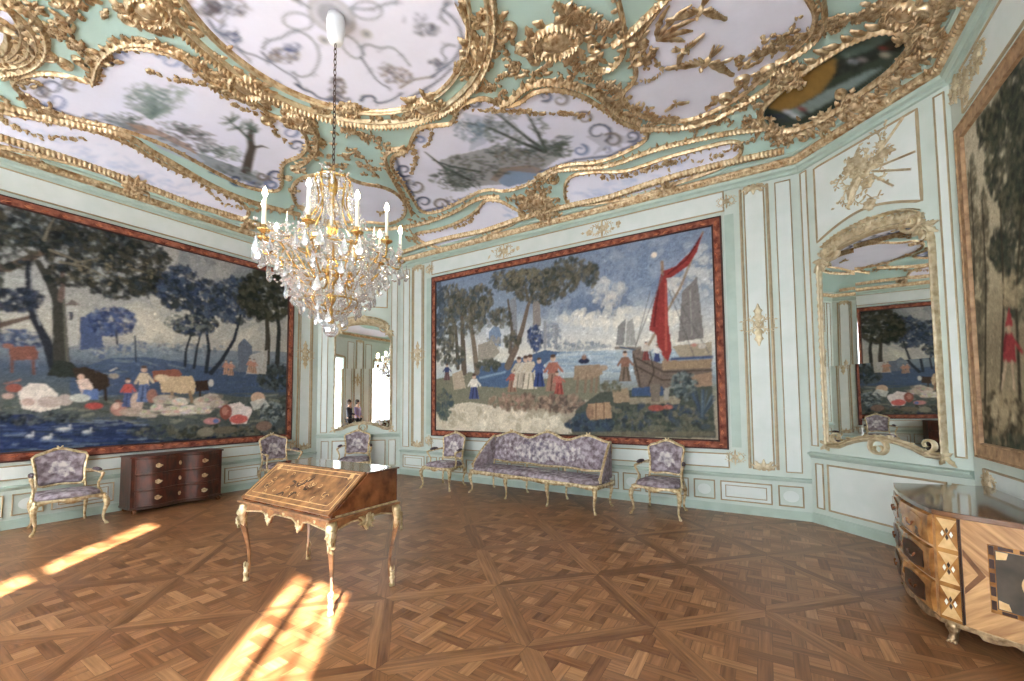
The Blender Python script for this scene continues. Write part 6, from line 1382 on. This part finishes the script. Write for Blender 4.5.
    for k in range(4):
        for sg in (-1, 1):
            x = c-w_+.045+k*.085; part([(x, zc+sg*(hh-.004)), (x+.06, zc+sg*(hh-.004)), (x+.06, zc+sg*(hh-.024)), (x, zc+sg*(hh-.024))], 'inlaydk', .007, .0085, 'border_block')
    part(R_(w_-.03, hh-.03), 'slate', .007, .0095, 'dark_medallion'); part([(c+.055*cos(a), zc+.075*sin(a)) for a in [2*PI*k/24 for k in range(24)]], 'inlaylt', .0095, .0115, 'oval_inlay')
    for sx in (-1, 1):
        for sz in (-1, 1): part([(c+sx*(w_-.035), zc+sz*(hh-.035)), (c+sx*(w_-.085), zc+sz*(hh-.035)), (c+sx*(w_-.075), zc+sz*(hh-.075)), (c+sx*(w_-.035), zc+sz*(hh-.085))], 'inlaylt', .0095, .011, 'corner_inlay')
        mb = MB(); spiral(mb, lambda a, b, h: WS(a, b, .0095+h), c+sx*.02, zc+.12, PI/2-sx*1.2, .06, .009, 1.1, sx, .002); o = mb.build('ribbon_inlay', M['inlaylt'], en)
        P = [(c+sx*(w_+.012), zc), (c+sx*(c-.012), zc+.14), (c+sx*(c-.012), zc+.10), (c+sx*(w_+.045), zc), (c+sx*(c-.012), zc-.10), (c+sx*(c-.012), zc-.14)]; part(P, 'inlaymid', .005, .0065, 'chevron_inlay')
    mb = MB()
    for u, w2 in ((.0, .02), (L, .02)): mould(mb, fw, [(u, .15), (u, .81)], w2, .012)
    o = mb.build('edge_bead', M['inlaydk'], en)
    mb = MB(); n = 40; P = [(L*k/n, .125-.035*abs(sin(3*PI*k/n))**.6*(1 if .1 < k/n < .9 else .3)) for k in range(n+1)]+[(L, .14), (0, .14)]; mb.prism(P, fw, -.01, .006); adopt(mb.build('bronze_apron', M['bronze_dk'], t), t)
    mb = MB(); P = [(.04+.9*k/n, .125-.035*abs(sin(3*PI*k/n))**.6) for k in range(n+1)]
    mb.rings([[drawer_fn(a, b, .01), drawer_fn(a, .14, .01), drawer_fn(a, .14, .0), drawer_fn(a, b, .0)] for a, b in P]); adopt(mb.build('bronze_apron', M['bronze_dk'], t), t)
    for x, y, dx, dy in ((.985, 3.885, -.6, -.8), (1.52, 3.60, .1, -1), (.97, 4.86, -.9, .3), (1.52, 5.0, .3, .9)):
        mb = MB(); mb.tube([(x, y, .135), (x+dx*.012, y+dy*.012, .10), (x+dx*.004, y+dy*.004, .06), (x+dx*.014, y+dy*.014, .03), (x+dx*.03, y+dy*.03, .012)], [.04, .036, .022, .024, .022], 8)
        for k in (-1, 0, 1): mb.tube([(x+dx*.02-dy*.014*k, y+dy*.02+dx*.014*k, .03), (x+dx*.045-dy*.018*k, y+dy*.045+dx*.018*k, .012)], [.012, .009], 6)
        for a in (-.8, 0, .8): mb.tube([(x, y, .12), (x+cos(math.atan2(dy, dx)+a)*.04, y+sin(math.atan2(dy, dx)+a)*.04, .09)], [.014, .006], 6)
        adopt(mb.build('bronze_foot', M['bronze_dk'], t, smooth=True), t)
M['bronze_dk'] = mat('aged_bronze_mounts', (112, 88, 62), (196, 168, 130), 26, .3, .6)
M['slate'] = mat('dark_stained_veneer', (62, 54, 46), (84, 74, 62), 10, .3); M['inlaymid'] = mat('brown_chevron_veneer', (104, 68, 40), (128, 86, 52), 16, .35)
M['veneer'] = mat('diagonal_veneer', (150, 104, 62), (212, 166, 114), 3, .28, coat=.4, detail=6); nt = M['veneer'].node_tree
mp = [n for n in nt.nodes if n.type == 'MAPPING'][0]; mp.vector_type = 'TEXTURE'; mp.inputs['Rotation'].default_value = (0, PI/4, 0); mp.inputs['Scale'].default_value = (1, 1, .08)
M['veneer2'] = M['veneer'].copy(); [n for n in M['veneer2'].node_tree.nodes if n.type == 'MAPPING'][0].inputs['Rotation'].default_value = (0, -PI/4, 0)
make_big()
# ---------------------------------------------------------------- crystal chandelier
def make_chandelier():
    cx, cy = -3.42, 2.40
    t = thing('chandelier', 'large crystal chandelier with lit candles, hanging above the writing desk', 'chandelier', (cx, cy, 0))
    BR = M['brass']
    mb = MB(); mb.lathe([(.001, 5.30), (.075, 5.30), (.085, 5.24), (.082, 5.15), (.07, 5.06), (.055, 5.03), (.001, 5.025)], n=24); mb.build('ceiling_cup', M['plaster'], t, smooth=True)
    mb = MB()
    for k in range(24):
        z = 3.80+k*.052; e = [(.013*cos(a)*(k % 2), .013*cos(a)*(1-k % 2), z+.034*sin(a)) for a in [2*PI*j/8 for j in range(8)]]; mb.tube(e, .0045, 4, close=True)
    mb.build('chain', M['inlaydk'], t, smooth=True)
    mb = MB(); mb.lathe([(.001, 2.30), (.02, 2.31), (.03, 2.36), (.02, 2.40), (.05, 2.45), (.07, 2.50), (.05, 2.56), (.025, 2.60), (.03, 2.70), (.07, 2.76), (.09, 2.82), (.06, 2.88), (.03, 2.92), (.022, 3.05), (.045, 3.15), (.05, 3.22), (.02, 3.30), (.018, 3.5), (.04, 3.58), (.045, 3.66), (.02, 3.72), (.012, 3.82), (.001, 3.83)], n=20); mb.build('stem', BR, t, smooth=True)
    mb = MB(); mb.lathe([(.001, 2.19), (.035, 2.2), (.062, 2.235), (.068, 2.27), (.05, 2.31), (.001, 2.325)], n=9); mb.build('glass_ball', M['crystal'], t)
    for z0, s_ in ((2.93, 1.0), (3.32, .8)):
        mb = MB(); mb.lathe([(.022, z0), (.06*s_, z0+.03), (.085*s_, z0+.09), (.06*s_, z0+.15), (.035*s_, z0+.2), (.022, z0+.22)], n=10); mb.build('glass_baluster', M['crystal'], t)
    # cage of lyre-shaped bars, three hoops
    for k in range(8):
        a = 2*PI*k/8+.2; mb = MB(); P = [(.13, 3.72), (.16, 3.66), (.12, 3.55), (.12, 3.42), (.20, 3.28), (.30, 3.12), (.32, 2.98), (.24, 2.84), (.16, 2.72), (.2, 2.6), (.24, 2.52), (.18, 2.44), (.06, 2.42)]
        P = [q for q in smoothp(P, 2)]; mb.tube([(q.x*cos(a), q.x*sin(a), q.y) for q in P], .008, 6); mb.build('cage_bar', BR, t, smooth=True)
    for r, z in ((.15, 3.68), (.32, 3.02), (.23, 2.53), (.5, 2.93)):
        mb = MB(); mb.tube([(r*cos(2*PI*k/36), r*sin(2*PI*k/36), z) for k in range(36)], .009, 6, close=True); mb.build('brass_hoop', BR, t, smooth=True)
    N = 10; ring = []
    for k in range(N):
        a = 2*PI*k/N+.32; r1 = .62 if k % 2 else .56; zc = 2.98 if k % 2 else 3.04; c, s_ = cos(a), sin(a)
        mb = MB(); P = smoothp([(.06, 2.80), (.16, 2.70), (.3, 2.70), (.42, 2.84), (.5, 2.95), (r1-.06, 2.90), (r1, 2.90), (r1, zc-.02)], 2); mb.tube([(q.x*c, q.x*s_, q.y) for q in P], .0095, 6)
        mb.tube([((.42+.05*cos(b))*c, (.42+.05*cos(b))*s_, 2.84+.05*sin(b)) for b in [PI*j/5 for j in range(9)]], .006, 5)
        ar = mb.build('arm', BR, t, smooth=True)
        mb = MB(); mb.lathe([(.001, zc-.03), (.02, zc-.025), (.05, zc-.005), (.055, zc+.005), (.03, zc+.004), (.018, zc+.012), (.02, zc+.045), (.001, zc+.045)], (r1*c, r1*s_, 0), 12); mb.build('drip_pan', M['brass'], ar, smooth=True)
        mb = MB(); mb.lathe([(.001, zc+.03), (.0145, zc+.03), (.0135, zc+.27), (.004, zc+.28), (.001, zc+.28)], (r1*c, r1*s_, 0), 12); cn = mb.build('candle', M['candle'], t, smooth=True)
        mb = MB(); mb.lathe([(.001, zc+.272), (.015, zc+.285), (.021, zc+.305), (.014, zc+.335), (.001, zc+.36)], (r1*c, r1*s_, 0), 8); mb.build('flame', M['flame'], cn, smooth=True)
        ring.append((a, r1, zc))
        pl = bpy.data.lights.new('candle_light', 'POINT'); pl.energy = 2.2; pl.color = (1, .8, .5); pl.shadow_soft_size = .03; po = bpy.data.objects.new('candle_light', pl); COL.objects.link(po); po.parent = t; po.location = (r1*c, r1*s_, zc+.40)
    # crystals
    def drop(L, W_, D):
        mb = MB(); n = 8; R = []
        for z, k in ((0, .05), (-.12, .22), (-.35, .5), (-.62, .95), (-.78, 1), (-.93, .55), (-1, .06)): R.append([(W_*k*cos(2*PI*j/n), D*k*sin(2*PI*j/n), z*L) for j in range(n)])
        mb.rings(R); mb.lathe([(.001, .0), (.007, .008), (.001, .018)], n=5); return mb
    protos = [drop(.155, .042, .015), drop(.12, .034, .013), drop(.1, .024, .011)]
    pos = []
    for a, r1, zc in ring:
        for j, (da, dr, dz) in enumerate(((0, .06, -.03), (.16, .01, -.03), (-.16, .01, -.03), (0, -.12, -.12), (.1, -.2, -.16), (-.1, -.2, -.16))):
            pos.append((r1+dr, a+da/(1 if j < 3 else .8), zc-.02+dz-random.uniform(0, .03), 0 if j < 4 else 1))
    for k in range(14): pos.append((.38, 2*PI*k/14, 2.66+random.uniform(-.02, .02), 0))
    for k in range(10): pos.append((.25, 2*PI*k/10+.2, 2.50, 1))
    for k in range(8): pos.append((.13, 2*PI*k/8, 2.42, 1))
    for k in range(8): pos.append((.17, 2*PI*k/8+.1, 3.66, 2))
    first = {}
    for n_, (r, a, z, ty) in enumerate(pos):
        if n_ >= 100: break
        if ty not in first: first[ty] = o = protos[ty].build('crystal_pendant', M['crystal'], t)
        else: o = first[ty].copy(); COL.objects.link(o); o.parent = t
        o.location = (r*cos(a), r*sin(a), z); o.rotation_euler = (random.uniform(-.1, .1), random.uniform(-.1, .1), a+PI/2+random.uniform(-.9, .9))
    # countless small beads and rosettes strung between
    mb = MB()
    def bead(x, y, z, r): mb.lathe([(.0005, -r), (r, -r*.1), (r*.8, r*.4), (.0005, r)], (x, y, z), 6)
    def swag(p, q, sag, r=.013, st=.026):
        p, q = Vector(p), Vector(q); n = max(3, int((q-p).length*1.15/st))
        for k in range(n+1): u = k/n; v = p.lerp(q, u); bead(v.x, v.y, v.z-sag*4*u*(1-u), r*random.uniform(.8, 1.2))
    pol = lambda r, a, z: (r*cos(a), r*sin(a), z)
    for i, (a, r1, zc) in enumerate(ring):
        b, r2, z2 = ring[(i+1) % N]; swag(pol(r1, a, zc), pol(r2, b, z2), .12); swag(pol(.15, a, 3.68), pol(r1*.55, a, 3.12), .16); swag(pol(r1*.55, a, 3.12), pol(r1, a, zc), .07); swag(pol(.5, a, 2.9), pol(.25, a, 2.55), .05); swag(pol(.5, a+.3, 2.9), pol(.25, a+.3, 2.55), .05)
        for _ in range(5): x = random.uniform(.25, r1); bead(*pol(x, a+random.uniform(-.3, .3), random.uniform(2.75, 3.25)), random.uniform(.014, .024))
    for k in range(16): a = 2*PI*k/16; swag(pol(.32, a, 3.02), pol(.32, a+PI/8, 3.02), .05); swag(pol(.23, a, 2.53), pol(.06, a, 2.36), .03)
    for k in range(620):
        a = random.random()*2*PI; z = random.uniform(2.45, 3.1); rm = .12+.55*min(1, (z-2.35)/.5)**.8; r = rm*random.uniform(.45, 1); bead(*pol(r, a, z), random.uniform(.010, .026))
    for k in range(170):
        a = random.random()*2*PI; z = random.uniform(3.1, 3.78); r = .08+.22*(3.8-z)/.7+random.uniform(0, .06); bead(*pol(r, a, z), random.uniform(.010, .02))
    o = mb.build('crystal_beads', M['crystal'], t, recalc=False); o['kind'] = 'stuff'
    # standing glass spires and rosettes
    for k in range(10):
        a = 2*PI*k/10; r = .38 if k % 2 else .24; z = 3.08 if k % 2 else 3.3
        s_ = MB(); s_.lathe([(.001, z), (.014, z+.02), (.008, z+.05), (.018, z+.08), (.006, z+.13), (.001, z+.2)], (r*cos(a), r*sin(a), 0), 6); s_.build('glass_spire', M['crystal'], t)
make_chandelier()
# ---------------------------------------------------------------- two visitors by the front wall, seen only in the far mirror
M['skin'] = mat('skin', (206, 164, 140), (216, 176, 152), 8, .6); M['hair'] = mat('brown_hair', (50, 36, 28), (78, 58, 44), 40, .6)
M['navy'] = mat('navy_cloth', (26, 30, 50), (38, 44, 66), 30, .85); M['lilac'] = mat('lavender_cloth', (150, 136, 186), (176, 164, 206), 30, .85)
M['jean'] = mat('dark_trousers', (34, 36, 44), (48, 50, 60), 30, .85); M['shoe'] = mat('black_shoe', (24, 22, 22), (36, 34, 34), 30, .4)
def skinned(name, V, E, R, m, parent, lv=2, root=0):
    me = bpy.data.meshes.new(name); me.from_pydata(V, E, []); o = bpy.data.objects.new(name, me); COL.objects.link(o); o.parent = parent
    sk = o.modifiers.new('skin', 'SKIN'); sk.use_smooth_shade = True
    if not me.skin_vertices: me.attributes.new('skin_vertex', 'FLOAT2', 'POINT') if False else None
    import bmesh
    bm = bmesh.new(); bm.from_mesh(me); ly = bm.verts.layers.skin.verify()
    for i, v in enumerate(bm.verts):
        r = R[i]; v[ly].radius = r if hasattr(r, '__len__') else (r, r); v[ly].use_root = (i == root)
    bm.to_mesh(me); bm.free()
    s = o.modifiers.new('subsurf', 'SUBSURF'); s.levels = lv; s.render_levels = lv; me.materials.append(m); return o
def visitor(label, loc, rz, top, legs, bend):
    t = thing('person', label, 'person', loc, rz)
    # faces -y
    V = [(0, 0, .95), (0, .01, 1.12), (0, .015, 1.28), (0, .01, 1.40), (0, -.005, 1.50), (0, -.015, 1.58), (0, -.02, 1.66),
         (-.17, .01, 1.39), (-.20, -.02, 1.14), (-.17, -.02-.16*bend, 1.02+.08*bend), (.17, .01, 1.39), (.20, -.02, 1.14), (.17, -.02-.16*bend, 1.02+.08*bend),
         (-.09, 0, .88), (-.10, -.01, .48), (-.10, .02, .08), (-.10, -.10, .03), (.09, 0, .88), (.10, -.01, .48), (.10, .02, .08), (.10, -.10, .03)]
    E = [(0, 1), (1, 2), (2, 3), (3, 4), (4, 5), (5, 6), (3, 7), (7, 8), (8, 9), (3, 10), (10, 11), (11, 12), (0, 13), (13, 14), (14, 15), (15, 16), (0, 17), (17, 18), (18, 19), (19, 20)]
    R = [(.13, .095), (.115, .085), (.135, .09), (.12, .075), .05, (.072, .085), (.066, .08), .05, .036, .026, .05, .036, .026, .08, .052, .035, .035, .08, .052, .035, .035]
    n = len(V)
    for sx, h in ((-1, 9), (1, 12)):
        hx, hy, hz = V[h]; k = len(V); V.append((hx-sx*.005, hy-.055, hz-.035)); E.append((h, k)); R.append((.03, .018)); pk = k
        for i in range(4):
            a = (i-1.5)*.018; L = (.055, .065, .062, .048)[i]; V.append((hx+a, hy-.055-L*.6, hz-.05-L*.2)); E.append((pk, len(V)-1)); R.append(.008); V.append((hx+a, hy-.055-L*.9, hz-.05-L*.8)); E.append((len(V)-2, len(V)-1)); R.append(.007)
        V.append((hx-sx*.035, hy-.05, hz-.03)); E.append((h, len(V)-1)); R.append(.01)
    skinned('body', V, E, R, M['skin'], t)
    Vt = V[0:5]+V[7:13]; Vt[4] = (0, .0, 1.45)
    skinned('jacket', [(0, 0, .84)]+Vt, [(0, 1), (1, 2), (2, 3), (3, 4), (4, 5), (4, 6), (6, 7), (7, 8), (4, 9), (9, 10), (10, 11)], [(.155, .115), (.15, .11), (.14, .105), (.155, .108), (.135, .09), .062, .064, .052, .042, .064, .052, .042], M[top], t)
    skinned('trousers', [V[0], V[13], V[14], (-.10, .02, .10), V[17], V[18], (.10, .02, .10)], [(0, 1), (1, 2), (2, 3), (0, 4), (4, 5), (5, 6)], [(.14, .105), .094, .066, .056, .094, .066, .056], M[legs], t)
    for sx in (-1, 1): skinned('shoe', [(sx*.10, .05, .05), (sx*.10, -.05, .045), (sx*.105, -.16, .035)], [(0, 1), (1, 2)], [(.045, .04), (.045, .035), (.035, .028)], M['shoe'], t)
    mb = MB()
    for k in range(1): mb.lathe([(.001, -.13), (.075, -.10), (.092, -.02), (.088, .05), (.05, .095), (.001, .105)], (0, .022, 1.655), 16)
    mb.build('hair', M['hair'], t, smooth=True)
    mb = MB(); mb.tube([(0, -.095, 1.66), (0, -.118, 1.625), (0, -.10, 1.612)], [.008, .013, .006], 6)
    mb.build('nose', M['skin'], t, smooth=True)
    for sx in (-1, 1): mb = MB(); mb.lathe([(.001, -.009), (.011, 0), (.001, .009)], (sx*.03, -.092, 1.655), 8); mb.build('eye', M['hair'], t)
    mb = MB(); mb.tube([(-.022, -.092, 1.585), (0, -.098, 1.583), (.022, -.092, 1.585)], [.003, .006, .003], 6); mb.build('mouth', M['border_red'], t)
    for sx in (-1, 1): mb = MB(); dome(mb, lambda a, b, h: Vector((sx*(.078+h), a-.005, b)), 0, 1.63, .016, .028, .014, n=8); mb.build('ear', M['skin'], t, smooth=True)
    return t
visitor('visitor in a dark navy jacket seen in the far corner mirror', (-2.5, -1.25, 0), 2.5, 'navy', 'jean', 1)
visitor('visitor in a lavender top seen in the far corner mirror, beside the navy jacket', (-2.02, -1.35, 0), 2.7, 'lilac', 'jean', .3)
